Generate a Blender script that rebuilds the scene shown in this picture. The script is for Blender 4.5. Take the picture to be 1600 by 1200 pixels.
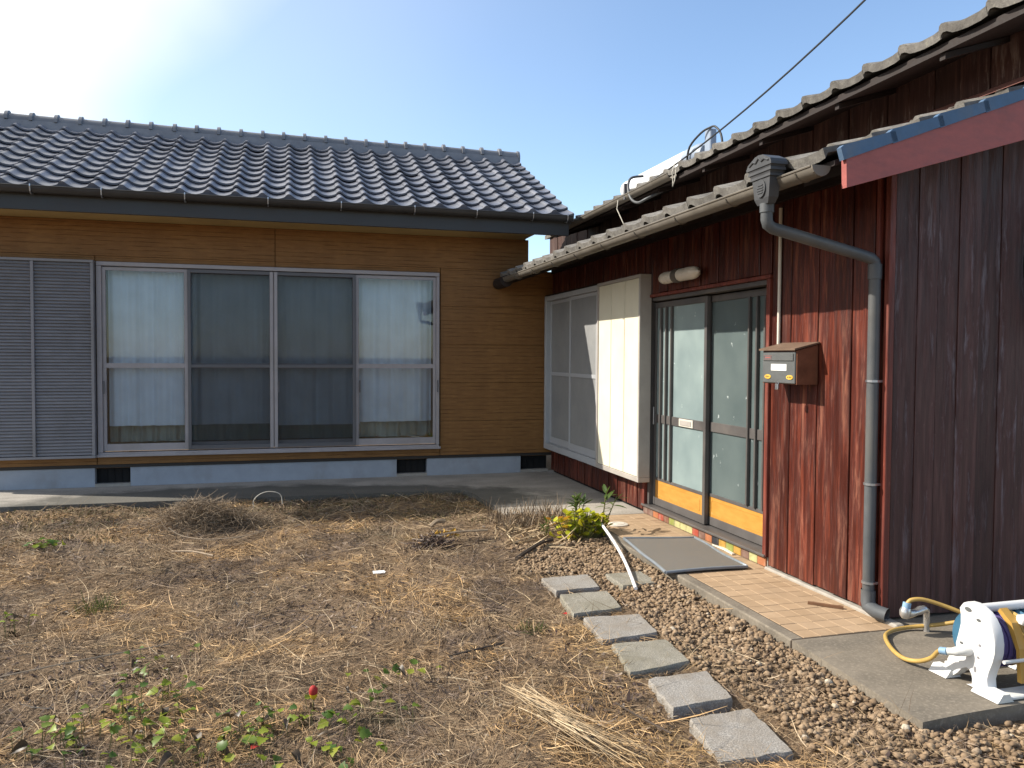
import bpy, math, random
import numpy as np
from mathutils import Matrix, Vector
random.seed(7); RNG = np.random.default_rng(11)
for o in list(bpy.data.objects): bpy.data.objects.remove(o)
SC = bpy.context.scene
COL = SC.collection

# ------------------------------------------------------------------ camera
cam_d = bpy.data.cameras.new('camera'); cam = bpy.data.objects.new('camera', cam_d); COL.objects.link(cam)
YAW, PITCH, ROLL = 0.2701, 0.03416, 0.00567
cy, sy, cp, sp = math.cos(YAW), math.sin(YAW), math.cos(PITCH), math.sin(PITCH)
fw = Vector((sy*cp, cy*cp, -sp)); rt = Vector((cy, -sy, 0)); up = rt.cross(fw)
cr, sr = math.cos(ROLL), math.sin(ROLL)
r2 = rt*cr + up*sr; u2 = up*cr - rt*sr
mw = Matrix((r2, u2, -fw)).transposed().to_4x4(); mw.translation = (0, 0, 1.42)
cam.matrix_world = mw
cam_d.sensor_width = 36; cam_d.lens = 36*1237.5/1600; cam_d.clip_start = 0.05; cam_d.clip_end = 5000
SC.camera = cam
SC.render.resolution_x, SC.render.resolution_y = 1024, 768

# ------------------------------------------------------------------ light
SUN = Vector((-1, .38, .82)).normalized()
EL = math.asin(SUN.z); AZ = math.atan2(SUN.x, SUN.y)
world = bpy.data.worlds.new('World'); SC.world = world; world.use_nodes = True
wt = world.node_tree; wn = wt.nodes; wl = wt.links; wn.clear()
sky = wn.new('ShaderNodeTexSky'); sky.sky_type = 'NISHITA'; sky.sun_disc = False
sky.sun_elevation = EL; sky.sun_rotation = AZ; sky.air_density = 1.0; sky.dust_density = 0.35; sky.ozone_density = 2.2
bg = wn.new('ShaderNodeBackground'); bg.inputs[1].default_value = 0.145
wo = wn.new('ShaderNodeOutputWorld')
tc = wn.new('ShaderNodeTexCoord'); dot = wn.new('ShaderNodeVectorMath'); dot.operation = 'DOT_PRODUCT'
dot.inputs[1].default_value = SUN[:]
wl.new(tc.outputs['Generated'], dot.inputs[0])
nz = wn.new('ShaderNodeTexNoise'); nz.inputs['Scale'].default_value = 3.2; nz.inputs['Detail'].default_value = 4; nz.inputs['Roughness'].default_value = .5
wl.new(tc.outputs['Generated'], nz.inputs['Vector'])
ma = wn.new('ShaderNodeMath'); ma.operation = 'MULTIPLY_ADD'; ma.inputs[1].default_value = .16
wl.new(nz.outputs[0], ma.inputs[0]); wl.new(dot.outputs['Value'], ma.inputs[2])
mr = wn.new('ShaderNodeMapRange'); mr.interpolation_type = 'SMOOTHSTEP'
mr.inputs['From Min'].default_value = .53; mr.inputs['From Max'].default_value = .76
wl.new(ma.outputs[0], mr.inputs[0])
mr2 = wn.new('ShaderNodeMapRange'); mr2.interpolation_type = 'SMOOTHSTEP'; mr2.inputs['From Min'].default_value = .15; mr2.inputs['From Max'].default_value = .75; mr2.inputs['To Max'].default_value = .22
wl.new(ma.outputs[0], mr2.inputs[0])
mxx = wn.new('ShaderNodeMath'); mxx.operation = 'MAXIMUM'; wl.new(mr.outputs[0], mxx.inputs[0]); wl.new(mr2.outputs[0], mxx.inputs[1])
mx = wn.new('ShaderNodeMix'); mx.data_type = 'RGBA'
wl.new(mxx.outputs[0], mx.inputs['Factor']); wl.new(sky.outputs[0], mx.inputs['A']); mx.inputs['B'].default_value = (5.4, 5.45, 5.5, 1)
wl.new(mx.outputs['Result'], bg.inputs[0]); wl.new(bg.outputs[0], wo.inputs[0])

sun_d = bpy.data.lights.new('sun', 'SUN'); sun = bpy.data.objects.new('sun', sun_d); COL.objects.link(sun)
sun_d.energy = 5.0; sun_d.angle = math.radians(.53); sun_d.color = (1, .93, .82)
sun.rotation_euler = SUN.to_track_quat('Z', 'Y').to_euler()
SC.view_settings.view_transform = 'Standard'; SC.view_settings.look = 'None'
SC.cycles.max_bounces = 6; SC.cycles.diffuse_bounces = 3; SC.cycles.glossy_bounces = 3; SC.cycles.transparent_max_bounces = 8
SC.view_settings.exposure = 0.72; SC.view_settings.gamma = 1

# ------------------------------------------------------------------ materials
class NM:
    def __init__(s, name):
        s.m = bpy.data.materials.new(name); s.m.use_nodes = True
        s.t = s.m.node_tree; s.t.nodes.clear()
        s.out = s.n('OutputMaterial'); s.geo = s.n('NewGeometry'); s.oi = s.n('ObjectInfo')
    def n(s, typ, **kw):
        nd = s.t.nodes.new('ShaderNode' + typ)
        for k, v in kw.items(): setattr(nd, k, v)
        return nd
    def l(s, a, b): s.t.links.new(a, b)
    def put(s, sock, v):
        if isinstance(v, bpy.types.NodeSocket): s.l(v, sock)
        elif v is not None: sock.default_value = v
    def pos(s, scale=(1, 1, 1), rnd=0.0, rot=(0, 0, 0)):
        mp = s.n('Mapping'); mp.inputs['Scale'].default_value = scale; mp.inputs['Rotation'].default_value = rot
        s.l(s.geo.outputs['Position'], mp.inputs[0])
        if rnd:
            k = s.n('Math', operation='MULTIPLY'); s.l(s.oi.outputs['Random'], k.inputs[0]); k.inputs[1].default_value = rnd
            s.l(k.outputs[0], mp.inputs['Location'])
        return mp.outputs[0]
    def noise(s, vec, scale, detail=4, rough=.55, dist=0):
        nd = s.n('TexNoise'); s.l(vec, nd.inputs['Vector']); nd.inputs['Scale'].default_value = scale
        nd.inputs['Detail'].default_value = detail; nd.inputs['Roughness'].default_value = rough; nd.inputs['Distortion'].default_value = dist
        return nd.outputs[0]
    def vor(s, vec, scale, feature='F1', out='Distance'):
        nd = s.n('TexVoronoi', feature=feature); s.l(vec, nd.inputs['Vector']); nd.inputs['Scale'].default_value = scale
        return nd.outputs[out]
    def ramp(s, fac, stops):
        nd = s.n('ValToRGB'); s.l(fac, nd.inputs[0]); el = nd.color_ramp.elements
        while len(el) < len(stops): el.new(.5)
        for e, (p, c) in zip(el, stops):
            e.position = p; e.color = (*c, 1) if len(c) == 3 else c
        return nd.outputs[0]
    def mix(s, f, a, b, blend='MIX'):
        nd = s.n('Mix', data_type='RGBA', blend_type=blend)
        s.put(nd.inputs['Factor'], f)
        for k, v in (('A', a), ('B', b)):
            s.put(nd.inputs[k], (*v, 1) if isinstance(v, tuple) and len(v) == 3 else v)
        return nd.outputs['Result']
    def math(s, op, a, b=None, c=None):
        nd = s.n('Math', operation=op)
        for i, v in enumerate((a, b, c)): s.put(nd.inputs[i], v)
        return nd.outputs[0]
    def rng(s, v, a, b, c=0., d=1.):
        nd = s.n('MapRange'); s.l(v, nd.inputs[0])
        for i, x in enumerate((a, b, c, d)): nd.inputs[i+1].default_value = x
        return nd.outputs[0]
    def bump(s, h, strength=.3, dist=.01, nrm=None):
        nd = s.n('Bump'); nd.inputs['Strength'].default_value = strength; nd.inputs['Distance'].default_value = dist
        s.l(h, nd.inputs['Height'])
        if nrm: s.l(nrm, nd.inputs['Normal'])
        return nd.outputs[0]
    def bsdf(s, col, rough=.6, normal=None, spec=.4, metal=0., **kw):
        b = s.n('BsdfPrincipled')
        s.put(b.inputs['Base Color'], (*col, 1) if isinstance(col, tuple) and len(col) == 3 else col)
        s.put(b.inputs['Roughness'], rough); s.put(b.inputs['Specular IOR Level'], spec); s.put(b.inputs['Metallic'], metal)
        if normal: s.l(normal, b.inputs['Normal'])
        for k, v in kw.items(): s.put(b.inputs[k.replace('_', ' ')], v)
        return b.outputs[0]
    def done(s, sh): s.l(sh, s.out.inputs['Surface']); return s.m

def rnd_val(m, col, amt):
    """per-object brightness variation"""
    f = m.rng(m.oi.outputs['Random'], 0, 1, 1-amt, 1+amt)
    hs = m.n('HueSaturation'); m.put(hs.inputs['Color'], (*col, 1) if isinstance(col, tuple) else col); m.l(f, hs.inputs['Value'])
    return hs.outputs[0]

def simple(name, col, rough=.5, var=.15, scale=9., bump=.12, bdist=.004, spec=.4, metal=0., rnd=.0, dirt=None, dirt_amt=.35, aniso=(1, 1, 1)):
    m = NM(name); p = m.pos(aniso, rnd=7.)
    n1 = m.noise(p, scale, 6, .6)
    dark = tuple(c*(1-var) for c in col); lite = tuple(min(1, c*(1+var)) for c in col)
    c = m.ramp(n1, [(.3, dark), (.7, lite)])
    if dirt:
        n2 = m.noise(m.pos((1, 1, .6)), scale*.45, 6, .65)
        c = m.mix(m.rng(n2, .5, .68, 0, dirt_amt), c, dirt)
    if rnd: c = rnd_val(m, c, rnd)
    n3 = m.noise(p, scale*6, 4, .6)
    r = m.rng(n1, .3, .7, max(0, rough-.08), min(1, rough+.08))
    return m.done(m.bsdf(c, r, m.bump(n3, bump, bdist), spec, metal))

MT = {}
MT['ldark'] = simple('dark_grey_metal', (.034, .033, .033), .45, .12, 5)
MT['alu'] = simple('bronze_grey_aluminium', (.30, .275, .28), .42, .1, 6, .05, spec=.5, dirt=(.2, .18, .16))
MT['alu_dark'] = simple('dark_screen_frame', (.10, .098, .105), .45, .1, 6, .05)
MT['slat'] = simple('shutter_slat_grey', (.20, .195, .205), .5, .1, 6, .05, rnd=.06, dirt=(.12, .11, .1))
MT['soffit'] = simple('olive_soffit', (.36, .27, .12), .7, .12, 4)
MT['foundation'] = simple('pale_foundation_render', (.29, .32, .365), .85, .08, 6, .25, .004, dirt=(.22, .22, .22), dirt_amt=.6)
MT['void'] = simple('dark_void', (.012, .011, .011), .9)
MT['strip'] = simple('dark_base_strip', (.03, .024, .02), .7)
MT['room'] = simple('room_plaster', (.30, .28, .23), .9, .06, 3)
MT['floor'] = simple('room_floor', (.25, .2, .11), .8, .1, 3)
MT['gutter'] = simple('weathered_brown_gutter', (.135, .12, .10), .6, .18, 7, .15, dirt=(.1, .085, .06), dirt_amt=.6)
MT['pipe'] = simple('grey_downpipe', (.075, .08, .085), .5, .15, 6, .08, dirt=(.16, .14, .11), dirt_amt=.3)
MT['hopper'] = simple('grey_rainhead', (.05, .052, .056), .5, .12, 8, .1)
MT['conduit'] = simple('cream_conduit', (.62, .58, .5), .5, .06, 6)
MT['steel'] = simple('zinc_steel', (.45, .46, .48), .35, .1, 8, metal=.9)
MT['redboard'] = simple('faded_red_bargeboard', (.30, .085, .075), .6, .14, 5, .15, aniso=(3, 1, 8), dirt=(.13, .05, .045), dirt_amt=.5)
MT['pink'] = simple('faded_pink_flashing', (.30, .14, .115), .6, .1, 5)
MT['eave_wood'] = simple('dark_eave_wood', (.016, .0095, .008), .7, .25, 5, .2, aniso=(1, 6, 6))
MT['bronze'] = simple('door_bronze_frame', (.085, .078, .075), .42, .15, 6, .08, dirt=(.2, .17, .14), dirt_amt=.3)
MT['plate'] = simple('cream_metal_plate', (.55, .52, .45), .4, .05, 8)
MT['cream_panel'] = simple('cream_shutter_panel', (.68, .64, .50), .5, .04, 5, .06, dirt=(.56, .51, .37), dirt_amt=.35)
MT['box_alu'] = simple('beige_grey_box_frame', (.36, .33, .30), .45, .08, 6, .06, dirt=(.22, .19, .17))
MT['winframe_r'] = simple('pale_window_frame', (.36, .37, .385), .4, .06, 6, .05, dirt=(.35, .34, .33))
MT['mail_front'] = simple('grey_mailbox_plastic', (.10, .105, .105), .4, .1, 9, .05)
MT['mail_side'] = simple('rusty_mailbox_side', (.16, .065, .035), .6, .3, 12, .2)
MT['mail_top'] = simple('tan_mailbox_lid', (.15, .10, .07), .55, .2, 12, .15)
MT['paper'] = simple('white_label', (.85, .85, .83), .6, .03, 20)
MT['yellowplate'] = simple('yellow_tag', (.62, .40, .06), .5, .2, 40)
MT['lamp_glass'] = simple('milky_lamp_glass', (.62, .56, .47), .3, .05, 9, .02, dirt=(.4, .34, .27))
MT['lamp_base'] = simple('dark_lamp_base', (.1, .085, .07), .5)
MT['white_plastic'] = simple('white_reel_plastic', (.60, .595, .59), .45, .05, 9, .05, dirt=(.45, .48, .3), dirt_amt=.22)
MT['hose_yellow'] = simple('yellow_hose', (.40, .26, .075), .45, .12, 14, .05, dirt=(.3, .2, .08))
MT['hose_blue'] = simple('blue_hose', (.035, .11, .18), .45, .12, 14, .05)
MT['purple'] = simple('purple_drum', (.07, .05, .17), .5, .12, 10)
MT['reel_yellow'] = simple('amber_plastic', (.40, .23, .05), .45, .12, 10)
MT['brass'] = simple('tap_metal', (.55, .54, .52), .3, .12, 20, metal=.8)
MT['tapblue'] = simple('blue_connector', (.2, .32, .45), .5)
MT['black_rubber'] = simple('black_rubber', (.012, .012, .013), .5)
MT['green_rubber'] = simple('green_rubber', (.015, .07, .05), .5)
MT['cable'] = simple('black_cable', (.02, .022, .025), .6)
MT['tank'] = simple('white_tank', (.78, .80, .82), .35, .03, 5, .02)
MT['tank_end'] = simple('blue_grey_tank_end', (.24, .29, .37), .45, .05, 5)
MT['wire'] = simple('pale_wire', (.5, .47, .4), .5)
MT['pole'] = simple('white_pole', (.75, .74, .74), .4, .05, 20, .05, dirt=(.5, .45, .38))
MT['stick'] = simple('brown_stick', (.14, .07, .035), .8, .2, 20, .3)
MT['mat_frame'] = simple('grey_mat_frame', (.22, .25, .28), .4, .12, 20, .05, metal=.3)
MT['drain'] = simple('pale_drain_cover', (.5, .46, .4), .8, .08, 20)
MT['bluetile'] = simple('blue_painted_verge_tile', (.055, .11, .195), .55, .18, 9, .2, dirt=(.16, .16, .16), dirt_amt=.4)
MT['red_petal'] = simple('red_petal', (.33, .018, .014), .75, .1, 20)
MT['yellow_petal'] = simple('yellow_petal', (.65, .45, .02), .4, .1, 20)
MT['stem'] = simple('plant_stem', (.16, .15, .05), .6, .2, 20)
MT['twig'] = simple('dead_twig', (.32, .24, .16), .8, .25, 25)
MT['twig_dark'] = simple('dark_dead_wood', (.055, .04, .03), .85, .3, 25, .4)
MT['grout'] = simple('terrace_grout', (.07, .05, .035), .9, .15, 14, .3)
MT['mortar'] = simple('pale_mortar', (.30, .275, .24), .9, .15, 14, .4)

def mat_concrete(name, col, stain, scale=3., stain_at=None):
    m = NM(name); p = m.pos()
    n1 = m.noise(p, scale, 8, .62); n2 = m.noise(p, 60, 4, .6); n3 = m.noise(m.pos((1, 2.5, 1)), 1.1, 6, .6, .4)
    c = m.ramp(n1, [(.3, tuple(x*.78 for x in col)), (.7, tuple(x*1.15 for x in col))])
    c = m.mix(m.rng(n3, .45, .62, 0, .8), c, stain)
    c = m.mix(m.rng(n2, .50, .72, 0, .6), c, tuple(x*1.6 for x in col)); c = m.mix(m.rng(m.noise(p, 150, 3, .7), .58, .7, 0, .5), c, tuple(x*.5 for x in col))
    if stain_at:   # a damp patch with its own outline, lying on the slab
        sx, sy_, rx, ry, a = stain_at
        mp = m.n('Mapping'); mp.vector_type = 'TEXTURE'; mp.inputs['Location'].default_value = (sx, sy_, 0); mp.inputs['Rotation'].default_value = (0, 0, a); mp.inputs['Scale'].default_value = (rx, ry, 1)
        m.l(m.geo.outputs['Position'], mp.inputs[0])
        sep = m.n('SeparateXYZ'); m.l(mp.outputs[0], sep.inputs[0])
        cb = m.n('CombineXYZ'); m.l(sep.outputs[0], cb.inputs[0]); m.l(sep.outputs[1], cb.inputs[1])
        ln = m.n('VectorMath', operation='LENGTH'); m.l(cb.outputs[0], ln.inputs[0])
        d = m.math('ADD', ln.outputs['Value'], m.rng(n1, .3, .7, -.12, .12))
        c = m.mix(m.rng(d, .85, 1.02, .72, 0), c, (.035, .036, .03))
    b = m.bump(n2, .35, .004, m.bump(n1, .3, .012))
    return m.done(m.bsdf(c, .9, b, .25))
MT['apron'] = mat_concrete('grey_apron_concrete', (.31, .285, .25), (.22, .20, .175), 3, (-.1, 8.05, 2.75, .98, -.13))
MT['pad'] = mat_concrete('brown_grey_pad_concrete', (.175, .15, .118), (.12, .105, .085), 6)
def mat_stone(name, col, tint):
    m = NM(name); p = m.pos(); n1 = m.noise(p, 6, 6, .65); sp = m.noise(p, 170, 3, .7); v = m.vor(p, 120)
    c = m.ramp(sp, [(.32, tuple(x*.45 for x in col)), (.5, col), (.66, tuple(min(1, x*1.6) for x in col))])
    c = m.mix(m.rng(n1, .42, .66, 0, .75), c, tint); c = m.mix(m.rng(v, .12, .22, .6, 0), c, tuple(x*.35 for x in col))
    return m.done(m.bsdf(c, .92, m.bump(sp, .7, .005, m.bump(n1, .35, .02)), .2))
MT['stone'] = mat_stone('granular_paving_stone', (.255, .24, .22), (.21, .18, .145))
MT['stone_moss'] = mat_stone('mossy_paving_stone', (.24, .225, .19), (.17, .155, .115))

def mat_wood(name, base, lite, grey, grey_amt, seed, weather_z=None, gloss=.45):
    """vertical painted boards: grain, worn streaks, knots"""
    m = NM(name); p = m.pos((1, 1, .06), rnd=9.)
    g = m.noise(p, 34, 7, .65, .3); g2 = m.noise(p, 110, 5, .7)
    worn = m.noise(m.pos((1, 1, .12), rnd=9.), 15 + seed, 7, .7, .25)
    c = m.ramp(g, [(.28, tuple(x*.55 for x in base)), (.5, base), (.72, lite)])
    w = m.rng(worn, .54, .68, 0, grey_amt)
    if weather_z:
        z0, z1, z2, z3 = weather_z
        sep = m.n('SeparateXYZ'); m.l(m.geo.outputs['Position'], sep.inputs[0])
        k = m.math('MULTIPLY', m.rng(sep.outputs[2], z0, z1, 0, 1), m.rng(sep.outputs[2], z2, z3, 1, 0))
        w = m.math('MULTIPLY', w, m.math('MULTIPLY_ADD', k, .85, .15))
    c = m.mix(w, c, grey)
    ch = m.noise(m.pos((1, 1, .3), rnd=5.), 45, 5, .7)
    c = m.mix(m.rng(ch, .64, .72, 0, .55), c, tuple(min(1, x*2.2+.04) for x in base))
    c = rnd_val(m, c, .22)
    b = m.bump(g2, .5, .003, m.bump(g, .5, .005))
    r = m.rng(worn, .45, .65, gloss, .85)
    return m.done(m.bsdf(c, r, b, .35))
MT['board'] = mat_wood('red_brown_boards', (.056, .0112, .0066), (.165, .038, .019), (.30, .12, .07), .55, 0, None, .36)
MT['board_gable'] = mat_wood('weathered_dark_boards', (.058, .0235, .02), (.10, .044, .038), (.21, .185, .20), .75, 2, (-.3, 1.3, 2.1, 2.5), .55)
MT['board_upper'] = mat_wood('bleached_upper_boards', (.05, .022, .017), (.10, .05, .036), (.34, .28, .24), .75, 3, (2.6, 2.95, 3.0, 3.3), .7)
MT['trim'] = mat_wood('red_trim', (.12, .026, .017), (.21, .055, .035), (.25, .11, .08), .35, 1)

def mat_siding():
    m = NM('ochre_grain_siding'); p = m.pos((.16, 1, 1), rnd=3.)
    g = m.noise(p, 42, 6, .6, .4)
    # fine broken horizontal grooves
    ws = m.n('TexWave', wave_type='BANDS', bands_direction='Z'); m.l(m.pos((.05, 1, 1)), ws.inputs['Vector'])
    ws.inputs['Scale'].default_value = 6.8; ws.inputs['Distortion'].default_value = 1.2; ws.inputs['Detail'].default_value = 3; ws.inputs['Detail Scale'].default_value = 5
    gate = m.noise(m.pos((1.3, 1, 9)), 2.6, 5, .65)
    gr = m.math('MULTIPLY', m.rng(ws.outputs[1], .0, .10, 1, 0), m.rng(gate, .44, .58, 0, 1))
    c = m.ramp(g, [(.3, (.18, .085, .026)), (.55, (.222, .108, .034)), (.75, (.26, .132, .045))])
    n = m.noise(m.pos((1.6, 1, .5)), 2.2, 6, .65)
    c = m.mix(m.rng(n, .4, .7, 0, .6), c, (.15, .068, .021))
    c = m.mix(m.math('MULTIPLY', gr, .6), c, (.06, .026, .009))
    h = m.math('SUBTRACT', g, m.math('MULTIPLY', gr, 1.6))
    return m.done(m.bsdf(c, .62, m.bump(h, .5, .006), .3))
MT['siding'] = mat_siding()

def mat_rooftile():
    m = NM('blue_grey_glazed_tile'); p = m.pos((1, 1, 1), rnd=5.)
    n1 = m.noise(p, 9, 6, .6); n2 = m.noise(p, 90, 3, .6)
    c = m.ramp(n1, [(.3, (.095, .10, .122)), (.7, (.145, .152, .18))])
    c = m.mix(m.rng(m.noise(p, 30, 5, .7), .62, .75, 0, .4), c, (.26, .26, .27))
    c = rnd_val(m, c, .2)
    r = m.rng(n1, .3, .7, .22, .40)
    return m.done(m.bsdf(c, r, m.bump(n2, .12, .003), .5))
MT['tile'] = mat_rooftile()
MT['ridge'] = simple('grey_ridge_tile', (.15, .155, .17), .42, .12, 9, .1, rnd=.12)

def mat_oldtile():
    m = NM('weathered_cement_tile'); p = m.pos((1, 1, 1), rnd=5.)
    n1 = m.noise(p, 14, 7, .65); n2 = m.noise(p, 120, 4, .6); l = m.noise(p, 38, 6, .7)
    c = m.ramp(n1, [(.28, (.095, .088, .08)), (.55, (.165, .155, .142)), (.75, (.24, .23, .21))])
    c = m.mix(m.rng(l, .56, .68, 0, .7), c, (.26, .25, .205))
    c = m.mix(m.rng(l, .30, .40, .75, 0), c, (.05, .047, .04))
    c = rnd_val(m, c, .18)
    return m.done(m.bsdf(c, .9, m.bump(n2, .5, .004, m.bump(l, .5, .008)), .2))
MT['oldtile'] = mat_oldtile()

def mat_glass(name, tint, rough=.01, ior=1.5, refl=1.0):
    m = NM(name); fr = m.n('Fresnel'); fr.inputs[0].default_value = ior
    t = m.n('BsdfTransparent'); t.inputs[0].default_value = (*tint, 1)
    g = m.n('BsdfGlossy'); g.inputs['Roughness'].default_value = rough
    mixs = m.n('MixShader'); m.l(m.math('MULTIPLY', fr.outputs[0], refl), mixs.inputs[0]); m.l(t.outputs[0], mixs.inputs[1]); m.l(g.outputs[0], mixs.inputs[2])
    return m.done(mixs.outputs[0])
MT['glass'] = mat_glass('window_glass', (.93, .95, .96), .015, 1.5, 1.0)

def mat_frost(name, k, opac):
    m = NM(name); p = m.pos()
    v = m.vor(m.pos((1, 1, .6)), 11); s = m.rng(v, .08, .17, 1, 0)
    gate = m.noise(p, 60, 3, .6); s = m.math('MULTIPLY', s, m.rng(gate, .52, .60, 0, 1))
    n = m.noise(p, 3, 4, .5)
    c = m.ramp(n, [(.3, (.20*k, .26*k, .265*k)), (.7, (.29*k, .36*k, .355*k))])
    c = m.mix(m.math('MULTIPLY', s, .6), c, (.7, .75, .75))
    d = m.bsdf(c, .28, m.bump(m.noise(p, 90, 3, .6), .15, .003), .5)
    t = m.n('BsdfTransparent'); t.inputs[0].default_value = (.75, .85, .85, 1)
    ms = m.n('MixShader'); m.put(ms.inputs[0], m.math('MULTIPLY_ADD', s, 1-opac, opac)); m.l(t.outputs[0], ms.inputs[1]); m.l(d, ms.inputs[2])
    return m.done(ms.outputs[0])
MT['frost'] = mat_frost('frosted_patterned_glass', 1.0, .86); MT['frost_b'] = mat_frost('frosted_patterned_glass_dimmed_copy', .5, .74)  # frost_b: same glass, colour darkened to imitate dimmer reflection and interior

def mat_haze():
    m = NM('dusty_frosted_glass'); p = m.pos(); n = m.noise(p, 2.5, 6, .65); n2 = m.noise(p, 40, 4, .6)
    c = m.ramp(n, [(.3, (.27, .275, .28)), (.7, (.36, .36, .35))])
    d = m.bsdf(c, .5, m.bump(n2, .15, .002), .45)
    t = m.n('BsdfTransparent'); t.inputs[0].default_value = (.9, .92, .92, 1)
    ms = m.n('MixShader'); ms.inputs[0].default_value = .72; m.l(t.outputs[0], ms.inputs[1]); m.l(d, ms.inputs[2])
    return m.done(ms.outputs[0])
MT['hazy'] = mat_haze()
def mat_screen():
    m = NM('insect_screen_mesh'); d = m.bsdf((.035, .038, .042), .8, None, .1)
    t = m.n('BsdfTransparent'); ms = m.n('MixShader'); ms.inputs[0].default_value = .27
    m.l(t.outputs[0], ms.inputs[1]); m.l(d, ms.inputs[2]); return m.done(ms.outputs[0])
MT['screen'] = mat_screen()

def mat_cloth(name, col, trans=.35):
    m = NM(name); n = m.noise(m.pos(), 4, 4, .5)
    c = m.ramp(n, [(.3, tuple(x*.9 for x in col)), (.7, tuple(min(1, x*1.05) for x in col))])
    d = m.n('BsdfDiffuse'); m.l(c, d.inputs[0]); t = m.n('BsdfTranslucent'); m.l(c, t.inputs[0])
    ms = m.n('MixShader'); ms.inputs[0].default_value = trans; m.l(d.outputs[0], ms.inputs[1]); m.l(t.outputs[0], ms.inputs[2])
    return m.done(ms.outputs[0])
MT['lace'] = mat_cloth('white_lace_curtain', (.74, .83, .92), .1)
MT['drape'] = mat_cloth('pale_green_drape', (.33, .37, .33), .1)
MT['dimcurtain'] = mat_cloth('grey_white_curtain', (.62, .62, .6), .2)

def mat_orange():
    m = NM('orange_kick_panel'); p = m.pos((1, .3, 1)); n = m.noise(p, 26, 5, .6)
    c = m.ramp(n, [(.3, (.42, .195, .035)), (.7, (.52, .26, .055))])
    v = m.vor(m.pos((1, 1, .55)), 4.2); c = m.mix(m.rng(v, .05, .085, .8, 0), c, (.25, .06, .01))
    return m.done(m.bsdf(c, .38, m.bump(n, .1, .002), .45))
MT['orange'] = mat_orange()

def mat_terr():
    m = NM('tan_terrace_tile'); p = m.pos(); n1 = m.noise(p, 5, 6, .6); n2 = m.noise(p, 70, 4, .6)
    c = m.ramp(n1, [(.3, (.29, .20, .122)), (.7, (.37, .265, .17))])
    c = m.mix(m.rng(m.noise(p, 2.3, 6, .7), .5, .66, 0, .5), c, (.30, .215, .14)); c = rnd_val(m, c, .07)
    return m.done(m.bsdf(c, .75, m.bump(n2, .2, .003), .3))
MT['terr'] = mat_terr()
def tile_col(name, c): return simple(name, c, .4, .2, 25, .15, dirt=(.35, .3, .24), dirt_amt=.35)
SILL = [tile_col('sill_tile_%d' % i, c) for i, c in enumerate([(.16, .09, .07), (.30, .055, .035), (.17, .075, .05), (.22, .24, .06), (.40, .38, .18), (.38, .22, .05), (.34, .13, .06), (.03, .03, .035)])]

def mat_doormat():
    m = NM('woven_grey_mat'); a = math.radians(8)
    w = m.n('TexWave', wave_type='BANDS', bands_direction='X'); m.l(m.pos((1, 1, 1), rot=(0, 0, a)), w.inputs['Vector']); w.inputs['Scale'].default_value = 26
    w2 = m.n('TexWave', wave_type='BANDS', bands_direction='Y'); m.l(m.pos((1, 1, 1), rot=(0, 0, a)), w2.inputs['Vector']); w2.inputs['Scale'].default_value = 20
    h = m.math('MULTIPLY', w.outputs[1], w2.outputs[1]); n = m.noise(m.pos(), 30, 5, .7)
    c = m.mix(h, (.09, .083, .075), (.44, .41, .37)); c = m.mix(m.rng(n, .5, .75, 0, .5), c, (.24, .19, .13))
    return m.done(m.bsdf(c, .9, m.bump(h, .8, .008), .2))
MT['mat'] = mat_doormat()

def mat_soil():
    m = NM('dry_soil'); p = m.pos(); n1 = m.noise(p, 1.6, 8, .65); n2 = m.noise(p, 26, 8, .7); n3 = m.noise(m.pos((1, 3, 1)), 60, 4, .65)
    c = m.ramp(n2, [(.25, (.07, .05, .034)), (.5, (.17, .12, .078)), (.75, (.28, .205, .135))])
    c = m.mix(m.rng(n1, .42, .65, 0, .5), c, (.22, .145, .085)); c = m.mix(m.rng(n3, .6, .75, 0, .5), c, (.30, .23, .15))
    return m.done(m.bsdf(c, .95, m.bump(n2, .8, .03, m.bump(n3, .6, .01)), .15))
MT['soil'] = mat_soil()

def mat_island(name, stops, rough=.75, patch=None, spec=.2, trans=0, patch_scale=1.3):
    m = NM(name); c = m.ramp(m.geo.outputs['Random Per Island'], stops)
    n = m.noise(m.pos(), patch_scale, 4, .6)
    if patch: c = m.mix(m.rng(n, .44, .62, 0, .65), c, patch, 'MULTIPLY')
    d = m.bsdf(c, rough, None, spec)
    if trans:
        t = m.n('BsdfTranslucent'); m.l(c, t.inputs[0]); ms = m.n('MixShader'); ms.inputs[0].default_value = trans
        m.l(d, ms.inputs[1]); m.l(t.outputs[0], ms.inputs[2]); d = ms.outputs[0]
    return m.done(d)
def mat_straw():
    m = NM('dry_straw'); r = m.geo.outputs['Random Per Island']
    c1 = m.ramp(r, [(0, (.11, .073, .045)), (.35, (.225, .155, .093)), (.75, (.325, .23, .138)), (.96, (.44, .325, .20)), (1, (.60, .48, .32))])
    c2 = m.ramp(r, [(0, (.14, .083, .038)), (.4, (.36, .222, .10)), (.8, (.49, .315, .15)), (1, (.62, .43, .225))])
    c3 = m.ramp(r, [(0, (.04, .029, .023)), (.5, (.11, .079, .06)), (.9, (.20, .145, .108)), (1, (.40, .32, .25))])
    a = m.noise(m.pos(), 1.15, 5, .6); b = m.noise(m.pos((1, 1, 1), rot=(0, 0, 1)), 1.7, 5, .65); g = m.noise(m.pos(), .9, 4, .6)
    c = m.mix(m.rng(a, .46, .56, 0, 1), c1, c2); c = m.mix(m.rng(b, .50, .58, 0, 1), c, c3)
    c = m.mix(m.rng(g, .56, .70, 0, .45), c, (.17, .15, .065))
    return m.done(m.bsdf(c, .75, None, .2))
MT['straw'] = mat_straw()
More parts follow.
